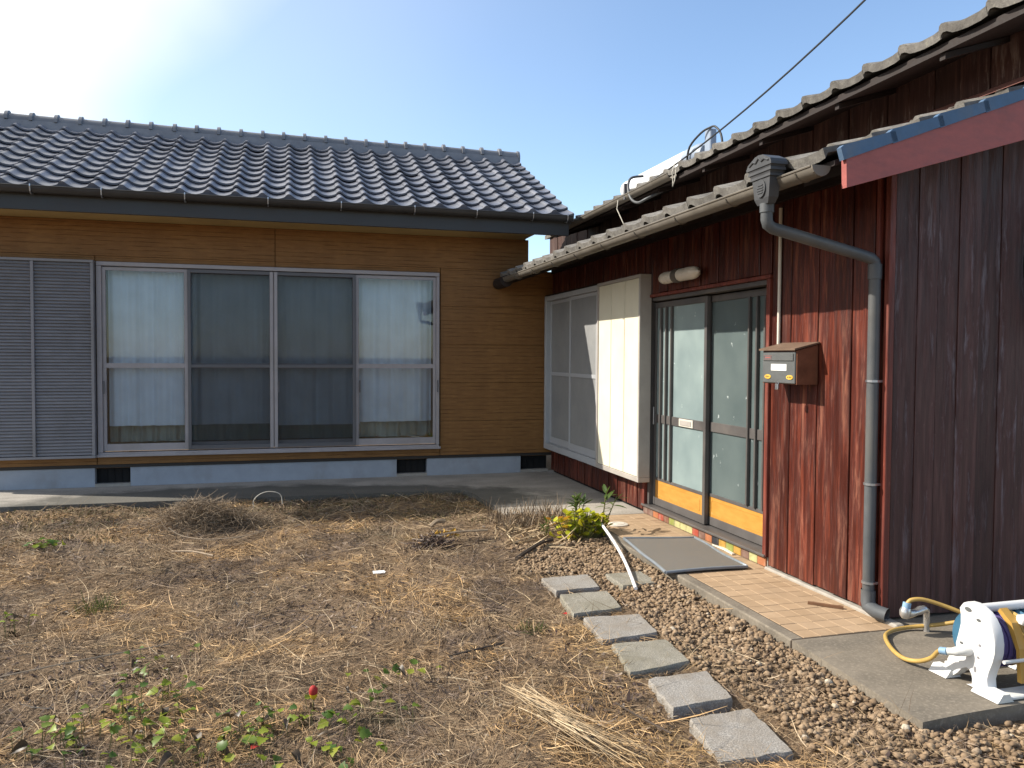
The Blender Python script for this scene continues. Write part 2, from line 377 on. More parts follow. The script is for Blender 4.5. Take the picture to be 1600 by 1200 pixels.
MT['straw_pale'] = mat_island('pale_straw', [(0, (.22, .155, .09)), (.6, (.37, .275, .165)), (1, (.54, .43, .285))])
MT['hay'] = mat_island('brown_hay', [(0, (.10, .072, .048)), (.5, (.21, .155, .105)), (1, (.34, .26, .175))])
MT['litter'] = mat_island('leaf_litter', [(0, (.045, .03, .025)), (.5, (.12, .085, .075)), (.85, (.24, .18, .14)), (1, (.42, .36, .3))], trans=.2)
MT['amber_litter'] = mat_island('amber_leaves', [(0, (.30, .17, .03)), (1, (.45, .29, .05))], trans=.2)
def mat_gravel():
    m = NM('brown_gravel'); r = m.geo.outputs['Random Per Island']
    c = m.ramp(r, [(0, (.18, .127, .082)), (.5, (.265, .188, .12)), (.88, (.32, .232, .15)), (.98, (.37, .285, .20)), (1, (.48, .42, .33))])
    n = m.noise(m.pos(), 90, 5, .7); n2 = m.noise(m.pos(), 4, 5, .6)
    c = m.mix(m.rng(n, .35, .58, .4, 0), c, (.10, .07, .048)); c = m.mix(m.rng(n2, .45, .62, 0, .5), c, (.8, .76, .72), 'MULTIPLY')
    return m.done(m.bsdf(c, .97, m.bump(n, .5, .006), .12))
MT['rust_litter'] = mat_island('rust_straw', [(0, (.16, .09, .035)), (1, (.33, .20, .075))])
MT['greens'] = mat_island('short_green_weeds', [(0, (.05, .075, .02)), (1, (.13, .14, .04))], trans=.25)
MT['moss'] = mat_island('olive_moss', [(0, (.07, .06, .028)), (1, (.15, .13, .055))])
MT['gravel'] = mat_gravel()
def mat_leaf(name, a, b, trans=.4):
    m = NM(name); c = m.mix(m.oi.outputs['Random'], a, b); n = m.noise(m.pos(), 40, 4, .6); c = m.mix(m.rng(n, .5, .7, 0, .4), c, tuple(x*.5 for x in a))
    d = m.bsdf(c, .45, None, .4); t = m.n('BsdfTranslucent'); m.l(c, t.inputs[0]); ms = m.n('MixShader'); ms.inputs[0].default_value = trans
    m.l(d, ms.inputs[1]); m.l(t.outputs[0], ms.inputs[2]); return m.done(ms.outputs[0])
MT['leaf_green'] = mat_leaf('green_leaf', (.06, .125, .02), (.14, .20, .022))
MT['leaf_lime'] = mat_leaf('lime_leaf', (.20, .27, .02), (.27, .29, .03))
MT['leaf_yellow'] = mat_leaf('yellow_green_leaf', (.40, .44, .02), (.50, .44, .025))
MT['leaf_orange'] = mat_leaf('orange_tinged_leaf', (.5, .22, .03), (.48, .32, .03))
MT['leaf_dark'] = mat_leaf('dark_green_leaf', (.045, .085, .02), (.10, .15, .03))
MT['leaf_dead'] = mat_leaf('withered_leaf', (.045, .032, .02), (.09, .06, .03), .2)

# ------------------------------------------------------------------ mesh helpers
class MB:
    def __init__(s): s.v = []; s.f = []
    def add(s, V, F):
        b = len(s.v); s.v += [tuple(p) for p in V]; s.f += [tuple(i+b for i in f) for f in F]; return s
    def box(s, x0, x1, y0, y1, z0, z1, c=0):
        if c <= 0:
            V = [(x, y, z) for x in (x0, x1) for y in (y0, y1) for z in (z0, z1)]
            return s.add(V, [(0, 1, 3, 2), (4, 6, 7, 5), (0, 4, 5, 1), (2, 3, 7, 6), (0, 2, 6, 4), (1, 5, 7, 3)])
        V = []; idx = {}
        lim = ((x0, x1), (y0, y1), (z0, z1))
        for cx in (0, 1):
            for cy_ in (0, 1):
                for cz in (0, 1):
                    k = (cx, cy_, cz); p = [lim[i][k[i]] for i in range(3)]; d = [c if k[i] == 0 else -c for i in range(3)]
                    for a in range(3):
                        q = [p[i] + (0 if i == a else d[i]) for i in range(3)]; idx[(k, a)] = len(V); V.append(tuple(q))
        F = []
        for a in range(3):
            b, e = [i for i in range(3) if i != a]
            for sd in (0, 1):
                ring = []
                for (pb, pe) in ((0, 0), (1, 0), (1, 1), (0, 1)):
                    k = [0, 0, 0]; k[a] = sd; k[b] = pb; k[e] = pe; ring.append(idx[(tuple(k), a)])
                F.append(tuple(ring))
        for a in range(3):
            b, e = [i for i in range(3) if i != a]
            for pb in (0, 1):
                for pe in (0, 1):
                    k0 = [0, 0, 0]; k0[b] = pb; k0[e] = pe; k1 = list(k0); k1[a] = 1
                    F.append((idx[(tuple(k0), b)], idx[(tuple(k1), b)], idx[(tuple(k1), e)], idx[(tuple(k0), e)]))
        for k in [(i, j, l) for i in (0, 1) for j in (0, 1) for l in (0, 1)]: F.append(tuple(idx[(k, a)] for a in range(3)))
        return s.add(V, F)
    def tube(s, pts, r, n=10, cap=True):
        pts = [Vector(p) for p in pts]; rs = r if hasattr(r, '__len__') else [r]*len(pts)
        V = []; F = []; prev = None
        for i, p in enumerate(pts):
            t = (pts[min(i+1, len(pts)-1)] - pts[max(i-1, 0)]).normalized()
            if prev is None: a = t.orthogonal().normalized()
            else: a = (prev - t*prev.dot(t)).normalized()
            prev = a; b = t.cross(a)
            for k in range(n):
                q = 2*math.pi*k/n; V.append(p + (a*math.cos(q) + b*math.sin(q))*rs[i])
        for i in range(len(pts)-1):
            for k in range(n): F.append((i*n+k, i*n+(k+1) % n, (i+1)*n+(k+1) % n, (i+1)*n+k))
        if cap: F.append(tuple(range(n))[::-1]); F.append(tuple((len(pts)-1)*n+k for k in range(n)))
        return s.add(V, F)
    def prism(s, poly, axis, a0, a1):
        n = len(poly); V = []
        for a in (a0, a1):
            for (p, q) in poly:
                V.append({'x': (a, p, q), 'y': (p, a, q), 'z': (p, q, a)}[axis])
        F = [tuple(range(n)), tuple(range(2*n-1, n-1, -1))] + [(i, i+n, (i+1) % n+n, (i+1) % n) for i in range(n)]
        return s.add(V, F)
    def ring(s, c, R, r, axis='x', n=24, m=8, a0=0, a1=2*math.pi):
        pts = []
        full = abs(a1-a0-2*math.pi) < 1e-6
        for i in range(n + 1):
            a = a0+(a1-a0)*i/n; p, q = R*math.cos(a), R*math.sin(a)
            pts.append(Vector(c) + Vector({'x': (0, p, q), 'y': (p, 0, q), 'z': (p, q, 0)}[axis]))
        return s.tube(pts, r, m, not full)
    def grid(s, fn, nu, nv):
        V = [fn(i/nu, j/nv) for i in range(nu+1) for j in range(nv+1)]
        F = [(i*(nv+1)+j, (i+1)*(nv+1)+j, (i+1)*(nv+1)+j+1, i*(nv+1)+j+1) for i in range(nu) for j in range(nv)]
        return s.add(V, F)
    def mesh(s, name, smooth=False):
        me = bpy.data.meshes.new(name); me.from_pydata(s.v, [], s.f); me.update()
        import bmesh
        bm = bmesh.new(); bm.from_mesh(me); bmesh.ops.recalc_face_normals(bm, faces=bm.faces[:]); bm.to_mesh(me); bm.free()
        if smooth:
            me.shade_smooth()
            try: me.set_sharp_from_angle(angle=math.radians(40))
            except Exception: pass
        return me

def crom(P, n=8):
    P = [Vector(p) for p in P]; out = []
    for i in range(len(P)-1):
        a, b, c, d = P[max(i-1, 0)], P[i], P[i+1], P[min(i+2, len(P)-1)]
        for k in range(n):
            t = k/n; out.append(.5*((2*b)+(c-a)*t+(2*a-5*b+4*c-d)*t*t+(3*b-a-3*c+d)*t**3))
    return out+[P[-1]]
WORLD = {}
def link(o, parent=None, mtx=None):
    COL.objects.link(o)
    mtx = mtx or Matrix.Identity(4)
    if parent is not None:
        o.parent = parent; o.matrix_parent_inverse = WORLD[parent].inverted()
    o.matrix_basis = mtx; WORLD[o] = mtx
    return o
def thing(name, label, cat, loc=(0, 0, 0), group=None):
    o = bpy.data.objects.new(name, None); o.empty_display_size = .1
    link(o, None, Matrix.Translation(loc)); return tag(o, label, cat, group)
def tag(o, label=None, cat=None, group=None, kind=None):
    for k, v in (('label', label), ('category', cat), ('group', group), ('kind', kind)):
        if v: o[k] = v
    return o
def obj(name, mb, mat, parent=None, mtx=None, smooth=False):
    me = mb if isinstance(mb, bpy.types.Mesh) else mb.mesh(name, smooth)
    if not me.materials: me.materials.append(MT[mat] if isinstance(mat, str) else mat)
    return link(bpy.data.objects.new(name, me), parent, mtx)
def single(name, mb, mat, label, cat, loc, group=None, smooth=False, rot=None):
    """a one-mesh thing: vertices relative to loc"""
    mt = Matrix.Translation(loc)
    if rot: mt = mt @ rot
    return tag(obj(name, mb, mat, None, mt, smooth), label, cat, group)
def bx(*a, c=0): return MB().box(*a, c=c)
def fast(name, V, F, mat, parent=None, smooth=False):
    me = bpy.data.meshes.new(name); V = np.asarray(V, np.float32); F = np.asarray(F, np.int32); k = F.shape[1]
    me.vertices.add(len(V)); me.vertices.foreach_set('co', V.ravel())
    me.loops.add(F.size); me.loops.foreach_set('vertex_index', F.ravel())
    me.polygons.add(len(F)); me.polygons.foreach_set('loop_start', np.arange(0, F.size, k, dtype=np.int32))
    me.update(calc_edges=True); me.validate()
    if smooth: me.shade_smooth()
    return obj(name, me, mat, parent)
def hashn(i, j, seed): 
    x = np.sin(i*127.1 + j*311.7 + seed*74.7)*43758.5453; return x - np.floor(x)
def vn(x, y, sc, seed):
    x = np.asarray(x)*sc; y = np.asarray(y)*sc; i = np.floor(x); j = np.floor(y); u = x-i; v = y-j; u = u*u*(3-2*u); v = v*v*(3-2*v)
    return (hashn(i, j, seed)*(1-u)+hashn(i+1, j, seed)*u)*(1-v) + (hashn(i, j+1, seed)*(1-u)+hashn(i+1, j+1, seed)*u)*v

D, W = 9.315, 3.09
GZ = -.055
MOUNDS = [(-.72, 7.12, .40, .20, .11), (-.25, 7.5, .3, .2, .05), (1.04, 5.95, .22, .16, .05), (2.0, 6.5, .45, .28, .07), (-1.7, 6.2, .7, .5, .06), (-.9, 5.9, .5, .3, .04), (.75, 2.9, .25, .35, .05), (-1.6, 4.4, .5, .4, .04)]
def gh(x, y):
    x = np.asarray(x, float); y = np.asarray(y, float)
    z = GZ + .035*(vn(x, y, 2.1, 1)-.5) + .03*(vn(x, y, 6, 2)-.5) + .018*(vn(x, y, 17, 3)-.5)
    for (a, b, sx, sy_, h) in MOUNDS: z = z + h*np.exp(-((x-a)/sx)**2 - ((y-b)/sy_)**2)
    lo = -.05 - .02 + 0*x
    near = (x > 1.95) & (y < 5.6)
    z = np.where(near, np.minimum(z, -.05), z)
    under = ((y > 8.33)) | ((x > 1.90) & (y > 6.9)) | ((x > 2.46) & (y > 4.65)) | ((x > 2.46) & (y > 2.56))
    return np.where(under, -.14, np.where(near & (x > 2.3), np.minimum(z, -.06), z))
def on_ground(x, y):
    return ((y < 8.27) & ~((x > 1.85) & (y > 6.83)) & ~((x > 2.40) & (y > 2.50)))

# ------------------------------------------------------------------ setting
tag(obj('ground', MB().grid(lambda u, v: (-600+1200*u, -600+1200*v, -.16), 8, 8), 'soil'), kind='structure')
nx, ny = 250, 255
gx, gy = np.meshgrid(np.linspace(-5.2, 3.6, nx), np.linspace(.8, 8.9, ny), indexing='ij')
gzv = gh(gx, gy); edge = (gx < -5.1) | (gx > 3.55) | (gy < .85) | (gy > 8.85); gzv = np.where(edge, -.2, gzv)
V = np.stack([gx.ravel(), gy.ravel(), gzv.ravel()], 1); ii, jj = np.meshgrid(np.arange(nx-1), np.arange(ny-1), indexing='ij'); b0 = (ii*ny+jj).ravel()
tag(fast('garden_soil', V, np.stack([b0, b0+ny, b0+ny+1, b0+1], 1), 'soil', smooth=True), kind='structure')

apron = MB().prism([(-7, 8.36), (-2.2, 8.30), (1.72, 8.25), (1.80, 8.02), (1.87, 6.87), (2.425, 6.73), (2.425, 6.605), (W+.1, 6.605), (W+.1, D+.1), (-7, D+.1)], 'z', -.2, 0)
tag(obj('concrete_apron', apron, 'apron'), kind='structure')
terr = tag(obj('terrace', bx(2.425, W+.06, 3.435, 6.60, -.2, -.0035, c=.006), 'grout'), kind='structure')
obj('terrace_curb', bx(2.423, 2.50, 3.437, 6.598, -.19, -.001, c=.008), 'pad', terr)
obj('wall_footing', MB().box(W-.026, W+.03, 3.44, 4.66, -.1, .016, c=.007), 'mortar', terr)
tm = bx(0, .0965, 0, .0985, -.02, 0, c=.0015).mesh('terrace_tile'); tm.materials.append(MT['terr'])
for i in range(6):
    for j in range(31):
        x = 2.504+i*.0995; y = 3.445+j*.1018
        if x+.09 > W-.046 and y < 4.62: pass
        o = link(bpy.data.objects.new('terrace_tile', tm), terr, Matrix.Translation((x, y, random.uniform(-.0015, .001))))
pad = MB().prism([(2.375, 2.515), (2.60, 2.535), (3.2, 2.56), (5.2, 2.60), (5.2, 3.6), (W-.02, 3.60), (W-.02, 3.43), (2.425, 3.43)], 'z', -.2, -.002)
tag(obj('concrete_pad', pad, 'pad'), kind='structure')

# ------------------------------------------------------------------ left house
XL = -3.22
LH = thing('house', 'low ochre-sided house with blue-grey tiled roof and wide four-pane window', 'house', (0, 11, 0))
wall = obj('wall', MB().box(XL, 1.19, D+.03, D+.1, 2.40, 2.92).box(1.19, 2.75, D+.03, D+.1, 2.40, 2.92).box(XL, -2.0, D+.03, D+.1, .20, 2.40)
           .box(1.675, 3.118, D+.03, D+.1, .20, 2.40).box(-2.0, 1.675, D+.03, D+.1, .20, .335)
           .box(XL, XL+.08, D+.1, 12.9, .2, 3.0).box(2.67, 2.75, D+.1, 12.9, .2, 3.0).box(XL, 2.75, 12.9, 12.98, .2, 3.0), 'siding', LH)
for a in (XL+.002, 2.672):   # gable triangles
    obj('gable', MB().prism([(D+.1, 3.0), (12.98, 3.0), (11.1, 4.08)], 'x', a, a+.07), 'siding', LH)
zs = [.24, .65, 1.105, 1.56, 2.015, 2.47, 2.844]
def panel(x0, x1, z0, z1): obj('siding_panel', bx(x0+.0035, x1-.0035, D, D+.018, z0+.0014, z1-.0014, c=.002), 'siding', wall)
panel(XL, -.187, 2.47, 2.844); panel(-.187, 2.75, 2.47, 2.844)
for k in range(5):
    panel(1.69, 3.112, zs[k], zs[k+1]); panel(XL, -2.02, zs[k], zs[k+1])
panel(-2.02, 1.69, .24, .335); panel(-2.02, -.187, 2.412, 2.47); panel(-.187, 1.69, 2.412, 2.47)
obj('corner_trim', bx(2.742, 2.775, D-.012, D+.06, 2.40, 2.844, c=.003), 'siding', LH)
obj('base_strip', MB().box(XL, 3.112, D+.012, D+.05, .205, .238), 'strip', LH)
fnd = MB()
for x0, x1 in ((XL, -2.05), (-1.70, 1.178), (1.54, 2.70)): fnd.box(x0, x1, D+.024, D+.12, -.03, .206)
obj('foundation', fnd, 'foundation', LH)
for x0, x1 in ((-2.05, -1.70), (1.178, 1.54), (2.70, 3.06)):
    v = obj('vent_dark_back', bx(x0, x1, D+.11, D+.13, -.02, .206), 'void', LH)  # solid near-black back panel; colour stands in for darkness inside the vent
    obj('vent_sill', bx(x0+.001, x1-.001, D+.02, D+.115, -.02, .03), 'mortar', v)
    g = MB()
    for q in range(5): g.box(x0+.03+q*(x1-x0-.06)/4-.003, x0+.03+q*(x1-x0-.06)/4+.003, D+.098, D+.104, .03, .206)
    obj('vent_bars', g, 'void', v)
room = MB().box(XL+.08, 2.67, D+.1, 12.9, .40, .44)
obj('floor', room, 'floor', LH)
obj('room_wall', MB().box(XL+.09, 2.66, 12.0, 12.05, .44, 2.75).box(XL+.09, 2.66, D+.12, 12.0, 2.72, 2.78), 'room', LH)
# fascia, soffit, roof deck
EY, EZ, SL = 8.665, 3.075, .488   # tile eave line, slope
obj('soffit', bx(XL-.25, 2.72, 8.76, D+.02, 2.845, 2.865), 'soffit', LH)
obj('fascia', bx(XL-.36, 3.09, 8.725, 8.76, 2.825, 3.02, c=.004), 'ldark', LH)
obj('fascia_end', MB().prism([(8.76, 2.825), (8.95, 2.86), (11.1, 3.97), (11.1, 4.12), (8.76, 3.0)], 'x', 3.055, 3.088), 'ldark', LH)
obj('verge_soffit', MB().prism([(8.77, 2.93), (11.1, 4.04), (11.1, 4.07), (8.77, 2.96)], 'x', 2.75, 3.055), 'ldark', LH)
roof = obj('roof', MB().prism([(EY+.05, EZ-.075), (11.1, EZ-.075+SL*(11.1-EY-.05)), (13.55, EZ-.075), (13.55, EZ-.11), (11.1, EZ-.12+SL*(11.1-EY-.05)), (EY+.05, EZ-.11)], 'x', XL-.4, 3.10), 'ldark', LH)
def s_tile(width, length, profile, thick, tilt, skirt=0.0, step=None):
    """tile mesh: x across, y up the slope, z normal; front edge at y=0"""
    m = MB(); n = len(profile); V = []
    for (yy, dz, dn) in ((0, tilt, thick+skirt), (.02, tilt*.98, thick), (length, 0, thick)):
        for (u, z) in profile: V.append((u, yy, z+dz))
        for (u, z) in profile: V.append((u, yy, z+dz-dn))
    F = []
    for r in range(2):
        a, b = r*2*n, (r+1)*2*n
        for i in range(n-1):
            F.append((a+i, a+i+1, b+i+1, b+i)); F.append((a+n+i, b+n+i, b+n+i+1, a+n+i+1))
        F.append((a, b, b+n, a+n)); F.append((a+n-1, a+2*n-1, b+2*n-1, b+n-1))
    for i in range(n-1): F.append((i, i+n, i+n+1, i+1)); F.append((4*n+i, 4*n+i+1, 5*n+i+1, 5*n+i))
    return m.add(V, F)
prof = [(0, .0), (.012, .016), (.030, .029), (.048, .029), (.066, .018), (.088, .0), (.115, -.014), (.150, -.023), (.185, -.026), (.22, -.020), (.25, -.010), (.272, .003)]
tw, tl, NR = .2655, .2463, 11
th = math.atan(SL)
tile_me = s_tile(tw, tl+.045, prof, .020, .034).mesh('roof_tile', True); tile_me.materials.append(MT['tile'])
prof_e = prof
eave_me = s_tile(tw, tl+.045, prof_e, .020, .034, .018)
eave_me.add([(.028+.034*math.cos(a)+.01, -.004, .014+.034*math.sin(a)) for a in np.linspace(0, 2*math.pi, 12, endpoint=False)] + [(.028+.034*math.cos(a)+.01, .03, .014+.034*math.sin(a)) for a in np.linspace(0, 2*math.pi, 12, endpoint=False)],
            [tuple(range(12))] + [(i, i+12, (i+1) % 12+12, (i+1) % 12) for i in range(12)])
eave_me = eave_me.mesh('eave_tile', True); eave_me.materials.append(MT['tile'])
Rroof = Matrix.Rotation(th, 4, 'X')
XR = 3.115; far = MB(); mtile = np.array([v.co[:] for v in tile_me.vertices]); ftile = [tuple(p.vertices) for p in tile_me.polygons]
for c in range(26):
    x = XR - (c+1)*tw
    for r in range(NR):
        s = r*tl; y = EY + s*math.cos(th); z = EZ + s*math.sin(th) - .03
        mt = Matrix.Translation((x, y, z)) @ Rroof @ Matrix.Rotation(random.gauss(0, .006), 4, 'Z') @ Matrix.Rotation(random.gauss(0, .012), 4, 'X')
        if c < 25 and not (c == 24 and r > 8): link(bpy.data.objects.new('eave_tile' if r == 0 else 'roof_tile', eave_me if r == 0 else tile_me), roof, mt)
        else: far.add([mt @ Vector(v) for v in mtile], ftile)
for c in range(26):   # the slope facing away
    x = XR - (c+1)*tw
    for r in range(0, NR):
        s = r*tl; mt = Matrix.Translation((x+tw, 13.56-s*math.cos(th), EZ+s*math.sin(th)-.03)) @ Matrix.Rotation(math.pi, 4, 'Z') @ Rroof
        far.add([mt @ Vector(v) for v in mtile], ftile)
tag(obj('roof_tile', far, 'tile', roof, smooth=True), kind='stuff')
vt = MB().box(0, .012, 0, tl+.03, -.085, .012, c=.004).mesh('verge_tile'); vt.materials.append(MT['tile'])
for r in range(NR):
    s = r*tl; link(bpy.data.objects.new('verge_tile', vt), roof, Matrix.Translation((XR+.006, EY+s*math.cos(th), EZ+s*math.sin(th)-.012)) @ Rroof @ Matrix.Rotation(-.09, 4, 'X'))
RZ = EZ+SL*(11.1-EY)
ridge = obj('ridge', MB().prism([(10.97, RZ-.10), (11.23, RZ-.10), (11.20, RZ+.012), (11.0, RZ+.012)], 'x', XL-.42, XR+.005), 'ridge', LH)
rc = MB(); n = 12
def arch(r, x, y0=0, z0=0): return [(x, y0+r*math.cos(a), z0+r*math.sin(a)*1.05) for a in np.linspace(0, math.pi, n)]
V = []
secs = [(0, .112), (.038, .114), (.046, .086), (.27, .080)]
for x, r in secs: V += arch(r, x)
F = [(k*n+i, k*n+i+1, (k+1)*n+i+1, (k+1)*n+i) for k in range(3) for i in range(n-1)] + [tuple(range(n)), tuple(range(3*n, 4*n))]
rc.add(V, F); rcm = rc.mesh('ridge_tile', True); rcm.materials.append(MT['ridge'])
for c in range(25):
    link(bpy.data.objects.new('ridge_tile', rcm), ridge, Matrix.Translation((XR-.27*(c+1)+random.gauss(0, .003), 11.1, RZ+.014+random.gauss(0, .003))))
obj('ridge_end', MB().prism([(11.1+.1*math.cos(a), RZ+.01+.11*math.sin(a)) for a in np.linspace(0, 2*math.pi, 16, endpoint=False)], 'x', XR+.002, XR+.035), 'ridge', ridge)
# gutter
def half_gutter(p0, p1, r, outward, n=10):
    p0 = Vector(p0); p1 = Vector(p1); m = MB(); V = []; o = Vector(outward)
    for p in (p0, p1):
        for rr in (r, r-.005):
            for k in range(n+1):
                a = math.pi*k/n; V.append(p + o*(rr*math.cos(a)) - Vector((0, 0, 1))*(rr*math.sin(a)))
    k = n+1; F = []
    for i in range(n): F += [(i, i+1, 2*k+i+1, 2*k+i), (k+i, 3*k+i, 3*k+i+1, k+i+1)]
    F += [(0, 2*k, 3*k, k), (n, k+n, 3*k+n, 2*k+n)] + [(i, k+i, k+i+1, i+1) for i in range(n)] + [(2*k+i, 2*k+i+1, 3*k+i+1, 3*k+i) for i in range(n)]
    m.add(V, F); m.tube([p0+o*(r), p1+o*(r)], .006, 6); return m
gut = obj('gutter', half_gutter((XL-.38, 8.655, 3.035), (3.10, 8.655, 3.035), .062, (0, -1, 0)), 'ldark', LH, smooth=True)
obj('gutter_end', MB().prism([(8.655+.06*math.cos(a), 3.035-.06*math.sin(a)) for a in np.linspace(0, math.pi, 10)], 'x', 3.098, 3.104), 'ldark', gut)
for x in (-2.42, -1.80, -1.04, -.24, .50, 1.28, 1.97, 2.62, 3.03, -3.1):
    obj('gutter_bracket', MB().tube([(x, 8.59, 3.05), (x, 8.588, 3.03), (x, 8.598, 2.985), (x, 8.635, 2.962), (x, 8.70, 2.975)], .006, 6), 'steel', gut)
# shutter case
sh = obj('shutter_case', MB().box(-3.16, -2.015, D-.10, D-.002, 2.385, 2.412, c=.003).box(-3.16, -2.015, D-.10, D-.002, .325, .352, c=.003).box(-2.045, -2.015, D-.102, D-.002, .3535, 2.3835, c=.003)
         .box(-3.16, -3.13, D-.102, D-.002, .3535, 2.3835, c=.003).box(-2.605, -2.575, D-.102, D-.05, .3535, 2.3835, c=.003).box(-3.13, -2.045, D-.055, D-.045, .3535, 2.3835), 'slat', LH)
for x0, x1 in ((-3.13, -2.605), (-2.575, -2.045)):
    sm = MB().add([(0, -.02, 0), (0, -.036, .008), (0, -.014, .0335), (0, -.008, .0335), (x1-x0, -.02, 0), (x1-x0, -.036, .008), (x1-x0, -.014, .0335), (x1-x0, -.008, .0335)],
                  [(0, 1, 5, 4), (1, 2, 6, 5), (2, 3, 7, 6), (0, 4, 7, 3), (0, 3, 2, 1), (4, 5, 6, 7)]).mesh('slat'); sm.materials.append(MT['slat'])
    for k in range(60): link(bpy.data.objects.new('slat', sm), sh, Matrix.Translation((x0, D-.05, .355+k*.0338)))
# main window
win = obj('window', MB().box(-2.005, 1.675, D-.035, D+.08, 2.365, 2.408, c=.003).box(-2.005, 1.675, D-.035, D+.08, .336, .372, c=.003)
          .box(-2.005, -1.955, D-.033, D+.08, .3735, 2.3635, c=.003).box(1.64, 1.675, D-.033, D+.08, .3735, 2.3635, c=.003), 'alu', LH)
obj('window_sill', bx(-2.02, 1.69, D-.055, D-.0355, .325, .352, c=.003), 'alu', win)
def sash(x0, x1, y, mat, zrail=1.305, glass='glass', lower=.075, st=.035, rail=.05, nm='sash', right_wide=0):
    s = obj(nm, MB().box(x0, x0+st, y, y+.03, .385, 2.355, c=.003).box(x1-st, x1, y, y+.03, .385, 2.355, c=.003)
            .box(x0+st, x1-st, y+.002, y+.028, 2.355-st, 2.355).box(x0+st, x1-st, y+.002, y+.028, .385, .385+lower).box(x0+st, x1-st, y+.002, y+.028, zrail-rail/2, zrail+rail/2), mat, win)
    for z0, z1 in ((.385+lower, zrail-rail/2), (zrail+rail/2, 2.355-st)):
        obj('pane' if glass == 'glass' else 'screen_mesh', bx(x0+st, x1-st, y+.013, y+.017, z0, z1), glass, s)
    return s
sash(-1.955, -1.105, D-.005, 'alu'); sash(.70, 1.64, D-.005, 'alu')
sash(-1.15, -.205, D+.036, 'alu'); sash(-.215, .745, D+.036, 'alu')
sash(-1.105, -.215, D-.032, 'alu_dark', 1.30, 'screen', .045, .035, .03, 'screen_sash'); sash(-.20, .70, D-.032, 'alu_dark', 1.30, 'screen', .045, .035, .03, 'screen_sash')
obj('meeting_stile', MB().box(-.245, -.208, D-.036, D-.031, .385, 2.355, c=.002).box(-.200, -.163, D-.036, D-.031, .385, 2.355, c=.002), 'alu', win)
for x in (-1.94, -.15, 1.655, .745): obj('pull_handle', bx(x-.008, x+.008, D-.040, D-.0335, 1.00, 1.14, c=.003), 'alu_dark', win)
def curtain(name, x0, x1, y, z0, z1, mat, label, folds, amp, cat='curtain', plane='y', grp=None):
    ph = random.random()*6; ph2 = random.random()*6
    def f(u, v):
        x = x0+(x1-x0)*u; a = u*folds*2*math.pi; k = .6+.4*math.sin(u*9+ph2)
        d = amp*k*math.sin(a+ph+.6*math.sin(a*.37))*(1-.35*v) + amp*.3*math.sin(2.3*a+1)
        z = z0+(z1-z0)*v 
        return (x-x0, d, z-z0) if plane == 'y' else (d, x-x0, z-z0)
    m = MB().grid(f, int(folds*14), 6)
    return single(name, m, mat, label, cat, (x0, y, z0) if plane == 'y' else (y, x0, z0), grp, True)
curtain('curtain', -1.93, -1.02, D+.16, .64, 2.34, 'lace', 'white sheer curtain behind the leftmost pane beside the louvred shutter', 4.5, .03)
curtain('curtain', -1.05, -.20, D+.20, .64, 2.34, 'lace', 'white sheer curtain seen dim through the left dark insect screen', 4, .03)
curtain('curtain', -.22, .76, D+.16, .62, 2.34, 'lace', 'white sheer curtain seen dim through the right dark insect screen', 4.5, .03)
curtain('curtain', .74, 1.62, D+.20, .64, 2.34, 'lace', 'white sheer curtain behind the rightmost pane nearest the house corner', 4, .03)
curtain('drape', -1.95, -.16, D+.30, .45, 2.33, 'drape', 'pale green drape showing below the sheer curtains, left half', 11, .03, 'drape')
curtain('drape', -.18, 1.63, D+.30, .45, 2.33, 'drape', 'pale green drape showing below the sheer curtains, right half', 11, .03, 'drape')

# ------------------------------------------------------------------ right house
RH = thing('house', 'dark red-brown boarded wooden house with entrance door and weathered tiled eaves', 'house', (4.5, 6, 0))
LS = .354; LEX, LEZ = 2.405, 2.395     # lower roof eave line and slope
def lowz(x): return LEZ + LS*(x-LEX)
core = MB().box(W+.03, W+.09, 3.60, 4.665, 0, 2.5).box(W+.03, W+.09, 6.62, 7.72, 0, 2.5).box(W+.03, W+.09, 4.665, 6.62, 1.95, 2.5).box(W+.03, W+.09, 7.72, 9.30, 0, .30).box(W+.03, W+.09, 7.72, 9.30, 2.14, 2.5) \
    .box(4.03, 4.12, 3.6, 12.2, 0, 3.33).box(W+.09, 9, 9.30, 9.38, 0, 2.45).box(W+.1, 9, 3.60, 3.68, 0, 2.45).box(4.12, 9, 12.1, 12.2, 0, 3.3).box(4.12, 9, 3.6, 3.68, 2.45, 3.4)
wallr = obj('wall', core, 'void', RH)
def boards_y(y0, y1, z0, z1, w, x, mat, nm='wall_board', par=None):
    y = y0; k = 0
    while y < y1-.02:
        e = min(y1, y+w*random.uniform(.9, 1.1)); 
        if y1-e < w*.45: e = y1
        dx = random.uniform(0, .007)+(.006 if k % 2 else 0); k += 1
        obj(nm, bx(x-dx, x+.028, y+.0025, e-.0025, z0+random.uniform(0, .004), z1, c=.003), mat, par or wallr); y = e
ed = [3.59, 3.68, 3.764, 3.86, 4.011, 4.16, 4.305, 4.432, 4.522, 4.645]
for k in range(9):
    dx = random.uniform(0, .006)+(.006 if k % 2 else 0)
    obj('wall_board', bx(W-dx, W+.028, ed[k]+.002, ed[k+1]-.002, .024+random.uniform(0, .006), 2.44, c=.003), 'board', wallr)
boards_y(6.64, 9.30, .03, .30, .115, W, 'board')
boards_y(4.66, 6.62, 1.985, 2.44, .14, W, 'board')
boards_y(6.64, 9.30, 2.17, 2.44, .14, W, 'board')
boards_y(6.62, 6.75, .30, 2.17, .12, W, 'board')
boards_y(3.60, 12.2, 2.90, 3.36, .21, 4.0, 'board_upper', 'upper_board')
obj('rear_roof', MB().prism([(3.96, 3.33), (9, 4.2), (9, 4.26), (3.96, 3.39)], 'y', 10.52, 12.35), 'oldtile', RH)
